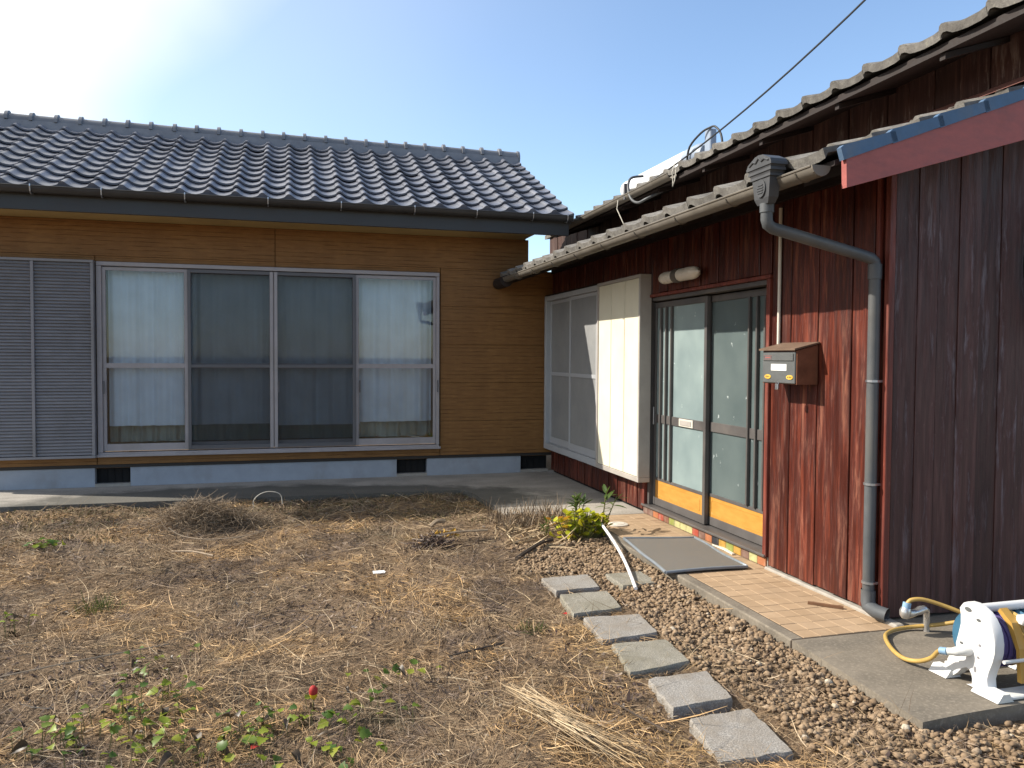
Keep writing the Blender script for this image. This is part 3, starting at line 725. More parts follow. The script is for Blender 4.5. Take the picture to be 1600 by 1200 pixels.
x = W+.02; k = 0
while x < 5.6:
    e = x+.14*random.uniform(.93, 1.07); dy = random.uniform(0, .006)+(.005 if k % 2 else 0); k += 1
    zt = min(lowz(x)-.05, 3.6); zt2 = lowz(e)-.05
    obj('gable_board', MB().prism([(x+.002, .012+random.uniform(0, .01)), (e-.002, .012), (e-.002, zt2), (x+.002, zt)], 'y', 3.56-dy, 3.585), 'board_gable', wallr); x = e
obj('corner_trim', bx(W-.022, W+.018, 3.552, 3.588, .012, 2.42, c=.003), 'trim', RH)
obj('corner_trim', bx(W-.03, W-.001, 3.622, 3.648, .024, 2.42, c=.003), 'trim', RH)
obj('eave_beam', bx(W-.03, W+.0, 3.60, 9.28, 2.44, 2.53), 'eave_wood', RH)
# lower roof
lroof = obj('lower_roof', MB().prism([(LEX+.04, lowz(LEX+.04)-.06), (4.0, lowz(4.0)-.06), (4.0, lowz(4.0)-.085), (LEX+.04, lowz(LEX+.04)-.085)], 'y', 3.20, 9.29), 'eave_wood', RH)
for k in range(14):
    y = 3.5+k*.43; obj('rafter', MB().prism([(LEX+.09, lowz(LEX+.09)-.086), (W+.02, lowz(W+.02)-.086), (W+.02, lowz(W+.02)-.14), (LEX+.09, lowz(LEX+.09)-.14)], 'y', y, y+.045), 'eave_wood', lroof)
oprof = [(0, .004), (.010, .024), (.026, .034), (.055, .031), (.09, .011), (.13, .004), (.2, -.002), (.29, .0), (.338, .008)]
ow, ol = .332, .285
ot = s_tile(ow, ol+.05, oprof, .024, .03).mesh('old_tile', True); ot.materials.append(MT['oldtile'])
oe = s_tile(ow, ol+.05, oprof, .026, .03, .022).mesh('old_eave_tile', True); oe.materials.append(MT['oldtile'])
def roof_x(root, x0, z0, slope, ytop, ncol, nrow, nind, kw=1.0, sag=None):
    """tiles whose slope rises towards +x; columns run towards the camera (-y)"""
    t2 = math.atan(slope); B = Matrix(((0, math.cos(t2), -math.sin(t2), 0), (-1, 0, 0, 0), (0, math.sin(t2), math.cos(t2), 0), (0, 0, 0, 1)))
    rest = MB(); mv = [v.co[:] for v in ot.vertices]; mf = [tuple(p.vertices) for p in ot.polygons]
    for c in range(ncol):
        for r in range(nrow):
            s = r*ol; mt = Matrix.Translation((x0+s*math.cos(t2), ytop-c*ow*kw, z0+s*math.sin(t2)-.03+random.gauss(0, .002)+(sag(ytop-c*ow*kw) if sag else 0))) @ B @ Matrix.Diagonal((kw, 1, 1, 1)) @ Matrix.Rotation(random.gauss(0, .006), 4, 'Z') @ Matrix.Rotation(random.gauss(0, .008), 4, 'X')
            if r < nind: link(bpy.data.objects.new('eave_tile' if r == 0 else 'roof_tile', oe if r == 0 else ot), root, mt)
            else: rest.add([mt @ Vector(v) for v in mv], mf)
    if rest.v: tag(obj('roof_tile', rest, 'oldtile', root, smooth=True), kind='stuff')
roof_x(lroof, LEX, LEZ, LS, 9.29-.09, 18, 6, 6)
# blue painted verge along the gable
t2 = math.atan(LS)
vb = MB().prism([(0, -.074), (ol+.03, -.066), (ol+.03, -.016), (.02, -.008), (0, -.016)], 'y', -.03, 0).mesh('blue_verge_tile'); vb.materials.append(MT['bluetile'])
for r in range(8):
    s = r*ol; mt = Matrix.Translation((LEX+.025+s*math.cos(t2), 3.175, LEZ+s*math.sin(t2)+.012)) @ Matrix.Rotation(-t2, 4, 'Y') @ Matrix.Rotation(.012, 4, 'Y')
    link(bpy.data.objects.new('verge_tile', vb), lroof, mt)
obj('bargeboard', MB().prism([(2.47, lowz(2.47)-.072), (5.2, lowz(5.2)-.075), (5.2, lowz(5.2)-.30), (3.5, lowz(3.5)-.272), (2.475, lowz(2.47)-.205)], 'y', 3.15, 3.185), 'redboard', RH)
obj('flashing', MB().prism([(3.72, lowz(3.72)+.03), (4.0, lowz(4.0)+.03), (4.0, lowz(4.0)+.07), (3.93, lowz(3.93)+.045)], 'y', 3.24, 9.2), 'pink', RH)
# upper roof
UX, UZ, US = 3.48, 3.237, .30
def usag(y): return -.010*(y-4.3)
pu = [(UX+.04, UZ-.055), (7.2, UZ+US*(7.2-UX)-.055), (10.6, UZ-.05), (10.6, UZ-.1), (7.2, UZ+US*(7.2-UX)-.1), (UX+.04, UZ-.10)]
dk = MB().prism(pu, 'y', 2.95, 10.5); dk.v = [(x, y, z+usag(y)) for x, y, z in dk.v]
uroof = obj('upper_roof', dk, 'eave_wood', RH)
roof_x(uroof, UX, UZ, US, 10.48, 25, 13, 2, .931, usag)
obj('upper_gutter', half_gutter((UX-.03, 6.85, UZ-.055+usag(6.85)), (UX-.03, 10.4, UZ-.055+usag(10.4)), .052, (-1, 0, 0)), 'gutter', uroof, smooth=True)
for k in range(8):
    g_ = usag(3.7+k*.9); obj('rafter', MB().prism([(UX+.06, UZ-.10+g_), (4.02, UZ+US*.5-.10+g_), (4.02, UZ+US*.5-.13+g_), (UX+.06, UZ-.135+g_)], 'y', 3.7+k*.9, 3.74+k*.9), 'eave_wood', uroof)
# gutter of the lower eave
gr = obj('gutter', half_gutter((2.395, 3.24, 2.325), (2.395, 9.28, 2.335), .049, (-1, 0, 0)), 'gutter', RH, smooth=True)
obj('gutter_end', MB().prism([(2.395+.051*math.cos(a), 2.328-.051*math.sin(a)) for a in np.linspace(0, math.pi, 10)], 'y', 3.228, 3.24), 'gutter', gr)
obj('gutter_sleeve', MB().tube([(2.395, 8.9, 2.300), (2.395, 9.30, 2.300)], .068, 14), 'eave_wood', gr, smooth=True)
for y in (3.36, 4.00, 4.62, 5.24, 5.88, 6.5, 7.12, 7.76, 8.4):
    obj('gutter_bracket', MB().tube([(2.395+.053*math.cos(a), y, 2.33-.053*math.sin(a)) for a in np.linspace(-.35, math.pi*.9, 12)], .0055, 6), 'gutter', gr)
# rainwater head and downpipe
hp = obj('rain_head', MB(), 'hopper', RH) if False else None
HX, HY = 2.335, 3.585
h = MB()
def frus(h, z0, z1, a, b, d0, d1, cy0=0.):
    V = [(HX+sx*.46*(d0 if k == 0 else d1), HY+sy_*.85*(a if k == 0 else b), (z0, z1)[k]) for k in (0, 1) for sx, sy_ in ((-1, -1), (1, -1), (1, 1), (-1, 1))]
    h.add(V, [(0, 1, 2, 3), (4, 7, 6, 5)] + [(i, (i+1) % 4, (i+1) % 4+4, i+4) for i in range(4)])
frus(h, 2.205, 2.235, .055, .075, .045, .06); frus(h, 2.235, 2.335, .075, .092, .06, .07)
frus(h, 2.335, 2.348, .104, .104, .082, .082); frus(h, 2.348, 2.362, .10, .108, .078, .086); frus(h, 2.362, 2.376, .119, .119, .095, .095); frus(h, 2.376, 2.388, .113, .12, .089, .096); frus(h, 2.388, 2.402, .13, .13, .105, .105)
h.prism([(HY-.108, 2.402), (HY+.108, 2.402), (HY+.10, 2.418), (HY+.035, 2.448), (HY, 2.452), (HY-.035, 2.448), (HY-.10, 2.418)], 'x', HX-.047, HX+.047)
head = obj('rain_head', h, 'hopper', RH)
obj('head_emblem', MB().prism([(HY+.042*math.cos(a), 2.285+.046*math.sin(a)) for a in np.linspace(0, 2*math.pi, 18, endpoint=False)], 'x', HX-.036, HX-.026), 'hopper', head)
z = MB()
for k, zz in enumerate((2.262, 2.275, 2.288, 2.301)): z.box(HX-.0395, HX-.0355, HY-.03+.006*abs(k-1.5), HY+.03-.006*abs(k-1.5), zz-.003, zz+.003)
z.tube([(HX-.048, HY+.085, 2.41), (HX-.049, HY+.05, 2.425), (HX-.049, HY+.025, 2.417), (HX-.049, HY, 2.437), (HX-.049, HY-.025, 2.417), (HX-.049, HY-.05, 2.425), (HX-.048, HY-.085, 2.41)], .005, 6)
obj('head_moulding', z, 'hopper', head)
DPX, DPY = W-.060, 3.615
pth = [(HX+.005, HY, 2.21), (HX+.005, HY, 2.13), (HX+.013, HY, 2.105), (HX+.04, HY, 2.088)]
end = [(DPX-.09, DPY-.005, 1.975), (DPX-.03, DPY, 1.962), (DPX-.006, DPY, 1.945), (DPX, DPY, 1.91)]
pipe = obj('downpipe', MB().tube(pth+end+[(DPX, DPY, .12)], .031, 16), 'pipe', RH, smooth=True)
obj('pipe_collar', MB().tube([(HX+.005, HY, 2.21), (HX+.005, HY, 2.165)], .036, 16), 'pipe', pipe, smooth=True)
obj('pipe_collar', MB().tube([(DPX, DPY, 1.93), (DPX, DPY, 1.85)], .036, 16), 'pipe', pipe, smooth=True)
obj('pipe_collar', MB().tube([(DPX, DPY, .16), (DPX, DPY, .09), (DPX-.004, DPY-.006, .075), (DPX+.012, DPY-.045, .052), (DPX+.04, DPY-.10, .044)], .038, 16, False), 'pipe', pipe, smooth=True)
for zz in (1.30, .74, .20):
    obj('pipe_clip', MB().tube([(DPX, DPY, zz-.006), (DPX, DPY, zz+.006)], .0365, 16).box(DPX, W+.003, DPY-.03, DPY-.024, zz-.006, zz+.006), 'steel', pipe)
obj('conduit', MB().tube([(W-.02, 4.545, 2.40), (W-.02, 4.545, 1.46)], .011, 8), 'conduit', RH, smooth=True)
# window bay with sashes, and the shutter box
wb = obj('window', MB().box(W-.11, W+.02, 9.22, 9.285, .30, 2.16, c=.004).box(W-.11, W+.02, 7.54, 9.2185, 2.10, 2.155, c=.004).box(W-.11, W+.02, 7.54, 9.2185, .30, .37, c=.004), 'winframe_r', RH)
obj('window_head', bx(W-.105, W+.02, 7.54, 9.285, 2.158, 2.172), 'eave_wood', wb)
for y0, y1, xx in ((8.40, 9.22, W-.055), (7.6, 8.45, W-.085)):
    s = obj('sash', MB().box(xx, xx+.025, y0, y0+.035, .375, 2.095, c=.003).box(xx, xx+.025, y1-.035, y1, .375, 2.095, c=.003).box(xx+.002, xx+.023, y0+.035, y1-.035, 2.06, 2.095).box(xx+.002, xx+.023, y0+.035, y1-.035, .375, .45).box(xx+.002, xx+.023, y0+.035, y1-.035, 1.20, 1.24), 'winframe_r', wb)
    for z0, z1 in ((.45, 1.20), (1.24, 2.06)): obj('pane', bx(xx+.010, xx+.014, y0+.035, y1-.035, z0, z1), 'hazy', s)
curtain('curtain', 7.6, 9.2, W+.05, .36, 2.12, 'dimcurtain', 'greyish white curtain inside the side window near the inner corner', 7, .012, plane='x')
sb = obj('shutter_box', MB().box(W-.115, W-.001, 6.50, 7.535, 2.135, 2.165, c=.003).box(W-.115, W-.001, 6.50, 7.535, .30, .345, c=.003).box(W-.115, W-.001, 6.50, 6.53, .3455, 2.1345, c=.003).box(W-.115, W-.001, 7.50, 7.535, .3455, 2.1345, c=.003).box(W-.085, W-.08, 6.53, 7.50, .3455, 2.1345), 'box_alu', RH)
for k in range(3): obj('shutter_panel', bx(W-.107, W-.087, 6.534+k*.322+.006, 6.534+(k+1)*.322-.006, .348, 2.132, c=.003), 'cream_panel', sb)
# entrance door
DX = W+.045
dr = obj('door_frame', MB().box(W-.02, W+.10, 6.575, 6.625, .075, 1.955, c=.003).box(W-.02, W+.10, 4.655, 4.695, .075, 1.955, c=.003).box(W-.02, W+.10, 4.655, 6.625, 1.9565, 1.982, c=.003), 'trim', RH)
obj('inner_frame', MB().box(W+.01, W+.11, 6.535, 6.573, .095, 1.92, c=.003).box(W+.01, W+.11, 4.6965, 4.715, .095, 1.92, c=.003).box(W+.01, W+.11, 4.6965, 6.573, 1.9215, 1.955, c=.003), 'bronze', dr)
obj('door_sill', MB().box(W-.03, W+.12, 4.66, 6.62, .074, .093, c=.004), 'bronze', dr)
obj('sill_backing', bx(W+.004, W+.12, 4.66, 6.62, -.05, .073), 'mortar', dr)
order = [0, 0, 6, 1, 2, 3, 4, 4, 4, 1, 0, 6, 7, 5, 3, 5, 0, 4, 6]
sq = bx(0, .012, 0, .1, 0, .062, c=.003)
for k in range(19):
    me = bx(0, .014, 0, .099, 0, .062, c=.003).mesh('sill_tile'); me.materials.append(SILL[order[18-k] if k < 19 else 0])
    obj('sill_tile', me, None, dr, Matrix.Translation((W-.008, 4.67+k*.1025, .006)))
def door(y0, y1, x, bars_left, slot):
    d = MB().box(x, x+.035, y0, y0+.04, .10, 1.91, c=.003).box(x, x+.035, y1-.04, y1, .10, 1.91, c=.003)
    for z0, z1 in ((.10, .165), (.325, .35), (.84, .915), (1.86, 1.91)): d.box(x+.003, x+.032, y0+.04, y1-.04, z0, z1, c=.002)
    d = obj('sliding_door', d, 'bronze', dr)
    for z0, z1 in ((.35, .84), (.915, 1.86)): obj('pane', bx(x+.014, x+.020, y0+.04, y1-.04, z0, z1), 'frost' if slot else 'frost_b', d)
    kp = obj('kick_panel', bx(x+.008, x+.025, y0+.042, y1-.042, .1655, .3245), 'orange', d)
    a, b = y0+.10, y1-.10
    pts = [(x+.0075, a, .19), (x+.0075, b, .19), (x+.0075, b+.015, .205), (x+.0075, b+.015, .285), (x+.0075, b, .30), (x+.0075, a, .30), (x+.0075, a-.015, .285), (x+.0075, a-.015, .205), (x+.0075, a, .19)]
    obj('panel_groove', MB().tube(pts, .0025, 5), 'orange', kp)
    ys = [y1-.04-.10*(k+1) for k in range(3)] if bars_left else [y0+.04+.10*(k+1) for k in range(3)]
    for yb in ys: obj('bar', MB().box(x-.012, x+.012, yb-.009, yb+.009, .35, 1.862, c=.002), 'bronze', d)
    if slot:
        p = obj('letter_slot', bx(x-.005, x+.004, y0+.20, y0+.44, .845, .91, c=.003), 'plate', d)
        obj('slot_flap', bx(x-.009, x-.0051, y0+.225, y0+.415, .857, .898, c=.002), 'box_alu', p)
    return d
door(5.60, 6.535, DX, True, True); dd = door(4.715, 5.655, DX+.04, False, False)
obj('door_handle', bx(DX-.012, DX, 6.51, 6.528, .82, .98, c=.004), 'steel', dr)
obj('hall_backing', MB().box(W+.85, W+.89, 4.4, 9.2, 0, 2.45).box(W+.10, W+.85, 4.5, 4.54, 0, 2.45).box(W+.10, W+.85, 6.68, 6.72, 0, 2.45).box(W+.10, W+.85, 4.54, 9.2, -.02, .02), 'room', RH)

# ------------------------------------------------------------------ things on the right house
mb = thing('mailbox', 'grey and rust-brown mailbox with white name label on the red boards', 'mailbox', (W, 4.33, 1.26))
body = MB().prism([(W-.16, 1.262), (W-.015, 1.262), (W-.015, 1.505), (W-.16, 1.468)], 'y', 4.145, 4.50)
obj('case', body, 'mail_side', mb)
obj('lid', MB().prism([(W-.185, 1.4695), (W-.012, 1.512), (W-.012, 1.522), (W-.186, 1.480)], 'y', 4.132, 4.513), 'mail_top', mb)
fr = obj('front_panel', bx(W-.170, W-.1605, 4.152, 4.493, 1.266, 1.462, c=.004), 'mail_front', mb)
obj('flap', bx(W-.176, W-.1705, 4.165, 4.480, 1.405, 1.452, c=.003), 'mail_front', fr)
obj('name_label', bx(W-.1725, W-.1705, 4.235, 4.395, 1.345, 1.385), 'paper', fr)
for y in (4.20, 4.43): obj('yellow_tag', MB().prism([(y+.034*math.cos(a), 1.305+.014*math.sin(a)) for a in np.linspace(0, 2*math.pi, 14, endpoint=False)], 'x', W-.174, W-.1705), 'yellowplate', fr)
obj('flap_mark', MB().tube([(W-.1765, 4.385, 1.437), (W-.1765, 4.465, 1.437), (W-.1765, 4.465, 1.416), (W-.1765, 4.385, 1.416), (W-.1765, 4.385, 1.437)], .0012, 4).box(W-.1768, W-.1755, 4.395, 4.455, 1.4235, 1.4295), 'redboard', fr)
for y in (4.20, 4.43): obj('tag_print', MB().box(W-.1748, W-.1738, y-.02, y-.011, 1.300, 1.310).box(W-.1748, W-.1738, y-.005, y+.004, 1.300, 1.310).box(W-.1748, W-.1738, y+.010, y+.02, 1.300, 1.310), 'stick', fr)
obj('padlock', MB().box(W-.188, W-.172, 4.30, 4.33, 1.225, 1.262, c=.004).ring((W-.18, 4.315, 1.262), .012, .003, 'x', 12, 6, 0, math.pi), 'steel', mb)
lt = thing('wall_lamp', 'milky capsule wall lamp with dark centre band above the door', 'lamp', (W-.07, 5.8, 2.08))
def capsule(y0, y1, x, z, r0, r1):
    pts = []; rs = []
    for k in range(9):
        t = k/8; pts.append((x, y0+(y1-y0)*t, z)); rs.append(r0+(r1-r0)*t if t < .6 else (r0+(r1-r0)*t)*math.sqrt(max(.02, 1-((t-.6)/.4)**2)))
    return MB().tube(pts, rs, 16)
obj('glass_shade', capsule(5.80, 5.50, W-.085, 2.085, .05, .054), 'lamp_glass', lt, smooth=True)
obj('glass_shade', capsule(5.88, 6.16, W-.085, 2.085, .048, .052), 'lamp_glass', lt, smooth=True)
obj('base', MB().tube([(W-.085, 5.80, 2.085), (W-.085, 5.88, 2.085)], .057, 16).box(W-.09, W, 5.81, 5.87, 2.05, 2.12), 'lamp_base', lt, smooth=True)

hx = 4.45
wh = thing('water_heater', 'white cylindrical tank lying on the upper roof behind the tiles', 'water heater', (hx, 9.2, 3.56))
obj('tank', MB().tube([(hx, 10.14, 3.70), (hx, 10.1, 3.70), (hx, 8.42, 3.70), (hx, 8.36, 3.70)], [.11, .135, .135, .132], 20), 'tank', wh, smooth=True)
obj('tank_end', MB().tube([(hx, 8.36, 3.705), (hx, 8.10, 3.705), (hx, 8.0, 3.70)], [.134, .132, .09], 20), 'tank_end', wh, smooth=True)
obj('vent_box', bx(hx-.05, hx+.03, 7.84, 7.97, 3.60, 3.93, c=.01), 'tank_end', wh)
obj('pipe', MB().tube(crom([(hx-.14, 8.2, 3.62), (hx-.16, 8.1, 3.78), (hx-.1, 7.96, 3.90), (hx-.06, 7.84, 3.93), (hx-.06, 7.72, 3.91), (hx-.06, 7.60, 3.80), (hx-.06, 7.55, 3.62)], 4), .012, 8), 'cable', wh, smooth=True)
obj('feed_pipe', MB().tube(crom([(3.62, 7.86, 3.36), (3.48, 7.86, 3.33), (3.42, 7.80, 3.22), (3.41, 7.70, 3.08), (3.42, 7.55, 3.01), (3.46, 7.42, 3.03), (3.6, 7.36, 3.10)], 5), .014, 10), 'pipe', wh, smooth=True)
obj('bracket', bx(3.40, 3.425, 7.84, 7.88, 3.10, 3.265), 'alu_dark', wh)
cab = MB(); A = Vector((3.42, 7.80, 3.13))
dirc = r2*((1372-800)/1237.5) + u2*((600+20)/1237.5) + fw; B = Vector((0, 0, 1.42)) + dirc*5.2
cab.tube([A.lerp(B, t) - Vector((0, 0, .10*4*t*(1-t))) for t in np.linspace(0, 1.6, 20)], .008, 6)
single('overhead_cable', MB().add([Vector(v)-A for v in cab.v], cab.f), 'cable', 'thin black cable running down from the sky to the upper eave', 'cable', A)
for (lx, ly, lz, pts, lab) in ((3.40, 6.70, 3.16, [(0, 0, .05), (-.02, .01, -.03), (-.01, .015, -.11), (-.02, .0, -.16), (-.01, -.02, -.11), (0, -.03, 0)], 'loop of pale wire hanging from the middle of the upper eave'),
                              (3.40, 8.02, 3.12, [(0, 0, 0), (-.02, -.02, -.10), (0, -.10, -.22), (.02, -.16, -.32)], 'single pale wire hanging below the cable end at the upper gutter')):
    single('hanging_wire', MB().tube(pts, .005, 6), 'wire', lab, 'wire', (lx, ly, lz))
bh = MB().ring((0, 0, 0), .42, .022, 'y', 40, 8).ring((.01, -.045, .015), .39, .02, 'y', 40, 8)
single('coiled_hose', bh, 'black_rubber', 'black coiled hose hung on the dark gable boards, cut by right edge', 'hose', (4.36, 3.50, 1.95), smooth=True)

# doormat, drain cover, sticks
dm = thing('doormat', 'dark woven doormat with grey rim in front of the sliding door', 'doormat', (2.7, 5.15, .0))
q = [(2.352, 4.690), (2.945, 4.672), (3.045, 5.585), (2.462, 5.635)]
def lerp2(u, v):
    a = [q[0][i]*(1-u)+q[1][i]*u for i in (0, 1)]; b = [q[3][i]*(1-u)+q[2][i]*u for i in (0, 1)]
    return (a[0]*(1-v)+b[0]*v, a[1]*(1-v)+b[1]*v)
def mz(u, v): return .014+.006*math.sin(u*3+v*2)+ .004*math.sin(9*v+u)
obj('mesh', MB().grid(lambda u, v: (*lerp2(u, v), mz(u, v)), 10, 14), 'mat', dm, smooth=True)
rim = [(*lerp2(u, 0), mz(u, 0)) for u in np.linspace(0, 1, 8)] + [(*lerp2(1, v), mz(1, v)) for v in np.linspace(.02, 1, 10)] + [(*lerp2(u, 1), mz(u, 1)) for u in np.linspace(.98, 0, 8)] + [(*lerp2(0, v), mz(0, v)) for v in np.linspace(.98, 0, 10)]
obj('rim', MB().tube(rim, .011, 8), 'mat_frame', dm, smooth=True)
dc = MB().tube([(0, 0, 0), (0, 0, .012), (0, 0, .016)], [.085, .085, .075], 24).ring((0, 0, .016), .05, .003, 'z', 24, 6)
single('drain_cover', dc, 'drain', 'small round pale drain cover on the tan terrace behind the plant', 'drain cover', (2.66, 6.20, -.004), smooth=True)
P0, P1 = Vector((2.06, 4.515, -.02)), Vector((2.40, 5.95, .08))
single('pole', MB().tube([(P1-P0)*t + Vector((.035*math.sin(math.pi*t), 0, -.012*math.sin(math.pi*t))) for t in np.linspace(0, 1, 10)], .0115, 10), 'pole', 'thin white plastic pole lying across the gravel beside the doormat', 'pole', P0, smooth=True)
single('stick', MB().prism([(0, -.010), (.19, -.010), (.19, .010), (0, .012)], 'z', 0, .014), 'stick', 'short flat brown stick lying on the tan terrace tiles', 'stick', (2.868, 3.915, .001), rot=Matrix.Rotation(math.radians(-43), 4, 'Z'))
w1 = MB().prism([(0, 0), (.16, .01), (.3, .0), (.3, .02), (.12, .035)], 'z', 0, .01)
single('wood_chip', w1, 'conduit', 'pale broken wood strip lying against the coloured sill tiles', 'wood chip', (3.055, 5.33, .004), rot=Matrix.Rotation(math.radians(-92), 4, 'Z'))

# stepping stones
stones = [([(1.552, 4.877), (1.881, 4.888), (1.853, 4.595), (1.556, 4.58)], 'pale clean square stepping stone farthest along the row', 'stone', -.018),
          ([(1.56, 4.515), (1.864, 4.505), (1.821, 4.172), (1.515, 4.15)], 'square stepping stone second from the far end, red leaf at its corner', 'stone_moss', -.018),
          ([(1.541, 4.07), (1.87, 4.055), (1.849, 3.757), (1.515, 3.717)], 'darker slightly tilted stepping stone, third from the far end of the row', 'stone', -.018),
          ([(1.546, 3.66), (1.835, 3.645), (1.815, 3.355), (1.483, 3.294)], 'brown-tinged stepping stone, third from the near end of the row', 'stone_moss', -.018),
          ([(1.529, 3.215), (1.827, 3.227), (1.795, 2.938), (1.497, 2.909)], 'light grey stepping stone, second nearest the camera', 'stone', -.018),
          ([(1.522, 2.813), (1.801, 2.829), (1.766, 2.477), (1.465, 2.476)], 'nearest stepping stone, partly covered with dry grass', 'stone', -.018),
          ([(2.01, 4.891), (2.267, 4.904), (2.27, 4.625), (2.015, 4.604)], 'small half-buried slab under the white pole among the gravel', 'stone_moss', -.026)]
for pts, lab, mt_, zt in stones:
    cx = sum(p[0] for p in pts)/4; cy_ = sum(p[1] for p in pts)/4
    m = MB(); n = 8; ring0 = []
    for i in range(4):
        a, b = pts[i], pts[(i+1) % 4]
        for k in range(n):
            t = k/n; jx, jy = random.gauss(0, .0028), random.gauss(0, .0028)
            rr = .99 if k == 0 else 1
            ring0.append(((a[0]*(1-t)+b[0]*t-cx)*rr+jx, (a[1]*(1-t)+b[1]*t-cy_)*rr+jy))
    tilt = (random.gauss(0, .008), random.gauss(0, .008)); N = len(ring0)
    V = [(x*1.01, y*1.01, -.09) for x, y in ring0] + [(x*1.01, y*1.01, -.012+tilt[0]*x+tilt[1]*y) for x, y in ring0] + [(x*.985, y*.985, tilt[0]*x+tilt[1]*y+random.gauss(0, .0008)) for x, y in ring0] + [(0, 0, 0)]
    F = [(i, (i+1) % N, (i+1) % N+N, i+N) for i in range(N)] + [(i+N, (i+1) % N+N, (i+1) % N+2*N, i+2*N) for i in range(N)] + [(i+2*N, (i+1) % N+2*N, 3*N) for i in range(N)]
    single('stepping_stone', m.add(V, F), mt_, lab, 'stepping stone', (cx, cy_, zt), 'stepping stones beside the gravel')

# ------------------------------------------------------------------ tap and hose reel
tp = thing('tap', 'metal garden tap on a short standpipe by the dark boards', 'tap', (3.19, 3.37, 0))
obj('standpipe', MB().tube([(3.19, 3.37, -.02), (3.19, 3.37, .085), (3.186, 3.366, .108), (3.165, 3.362, .12)], .016, 12), 'brass', tp, smooth=True)
obj('tap_body', MB().tube([(3.17, 3.362, .12), (3.14, 3.36, .116), (3.115, 3.36, .108), (3.075, 3.355, .104), (3.05, 3.355, .108)], [.018, .022, .017, .021, .03], 12), 'brass', tp, smooth=True)
obj('spout_nut', MB().tube([(3.037, 3.352, .085), (3.038, 3.352, .10), (3.04, 3.352, .122), (3.044, 3.352, .138)], [.016, .027, .029, .023], 12), 'brass', tp, smooth=True)
obj('hose_connector', MB().tube([(3.044, 3.352, .138), (3.050, 3.352, .165)], .020, 12), 'tapblue', tp, smooth=True)
hr = thing('hose_reel', 'white plastic hose reel with coiled hoses on the concrete pad', 'hose reel', (2.98, 2.76, 0))
PX = 2.83
def backp(px_, py_, xx):   # outline measured in the reel's own side plane
    dv = r2*((px_-800)/1237.5) - u2*((py_-600)/1237.5) + fw; t = xx/dv.x; p = dv*t; return (p.y, p.z+1.42)
zo = lambda a, b: (1440+a/6.32, 920+b/6.32)
outl = [(375, 170), (400, 138), (440, 128), (500, 145), (560, 185), (620, 240), (665, 310), (700, 385), (722, 470), (732, 560), (728, 650), (705, 740), (668, 830), (650, 900), (655, 980), (690, 1060), (760, 1098), (600, 1106), (520, 1062), (436, 1000), (440, 962), (497, 945), (500, 900), (492, 850), (470, 800), (435, 776), (395, 785), (350, 830), (290, 868), (235, 845), (195, 812), (165, 775), (250, 748), (248, 690), (275, 640), (340, 590), (335, 530), (362, 430), (385, 330), (385, 240)]
prof2 = [backp(*zo(a, b), PX) for a, b in outl]
prof2 = [(y, max(.0, z)) for y, z in prof2]
def panel_mesh(x0, x1):
    n = len(prof2); c = (sum(p[0] for p in prof2)/n, sum(p[1] for p in prof2)/n); m = MB(); V = []
    for (xx, k) in ((x0, .97), (x0+.008, 1), (x1, 1)): V += [(xx, c[0]+(p[0]-c[0])*k, max(0.001, c[1]+(p[1]-c[1])*k)) for p in prof2]
    F = [tuple(range(n)), tuple(range(3*n-1, 2*n-1, -1))] + [(i+r*n, i+(r+1)*n, (i+1) % n+(r+1)*n, (i+1) % n+r*n) for r in (0, 1) for i in range(n)]
    return m.add(V, F)
sf = obj('side_frame', panel_mesh(PX, PX+.045), 'white_plastic', hr, smooth=True)
for a, b, ra, rb in ((462, 203, 34, 22), (565, 312, 22, 14), (575, 560, 13, 13), (560, 680, 13, 13), (528, 795, 13, 30), (395, 532, 18, 12)):
    pts = [backp(*zo(a+ra*math.cos(t), b+rb*math.sin(t)+ra*.4*math.cos(t)), PX) for t in np.linspace(0, 2*math.pi, 14, endpoint=False)]
    obj('slot_shade_patch', MB().prism(pts, 'x', PX-.0015, PX+.006), 'mail_front' if ra > 14 else 'slat', sf)  # raised dark patches; their colour stands in for shade inside the slots
obj('side_frame', panel_mesh(PX+.36, PX+.405), 'white_plastic', hr, smooth=True)
for y0, y1 in ((2.835, 2.935), (2.565, 2.70)):
    for x0, x1 in ((PX-.035, PX+.05), (PX+.355, PX+.44)): obj('foot', MB().prism([(x0, .001), (x1, .001), (x1-.01, .012), ((x0+x1)/2+.02, .035), ((x0+x1)/2-.015, .035), (x0+.012, .014)], 'y', y0, y1), 'white_plastic', hr)
cyy, czz = 2.765, .19
obj('drum', MB().tube([(PX+.05, cyy, czz), (PX+.35, cyy, czz)], .07, 20), 'purple', hr, smooth=True)
obj('drum_flange', MB().tube([(PX+.05, cyy, czz), (PX+.062, cyy, czz)], .125, 32), 'hose_blue', hr, smooth=True)
obj('drum_flange', MB().tube([(PX+.34, cyy, czz), (PX+.352, cyy, czz)], .125, 32), 'purple', hr, smooth=True)
for k in range(15):
    xx = PX+.072+k*.0185
    obj('hose_coil', MB().ring((xx, cyy, czz), .103+.006*(k % 2), .0105, 'x', 28, 6), 'purple' if k < 6 else ('hose_blue' if k > 9 else 'hose_yellow'), hr, smooth=True)
obj('hose_guide', MB().prism([(cyy-.175, .06), (cyy-.16, .20), (cyy-.12, .30), (cyy-.06, .345), (cyy-.05, .33), (cyy-.10, .285), (cyy-.145, .19), (cyy-.155, .06)], 'x', PX+.115, PX+.155), 'reel_yellow', hr)
obj('handle_bar', MB().tube([(PX+.03, 2.775, .325), (PX+.38, 2.775, .325)], .020, 14), 'white_plastic', hr, smooth=True)
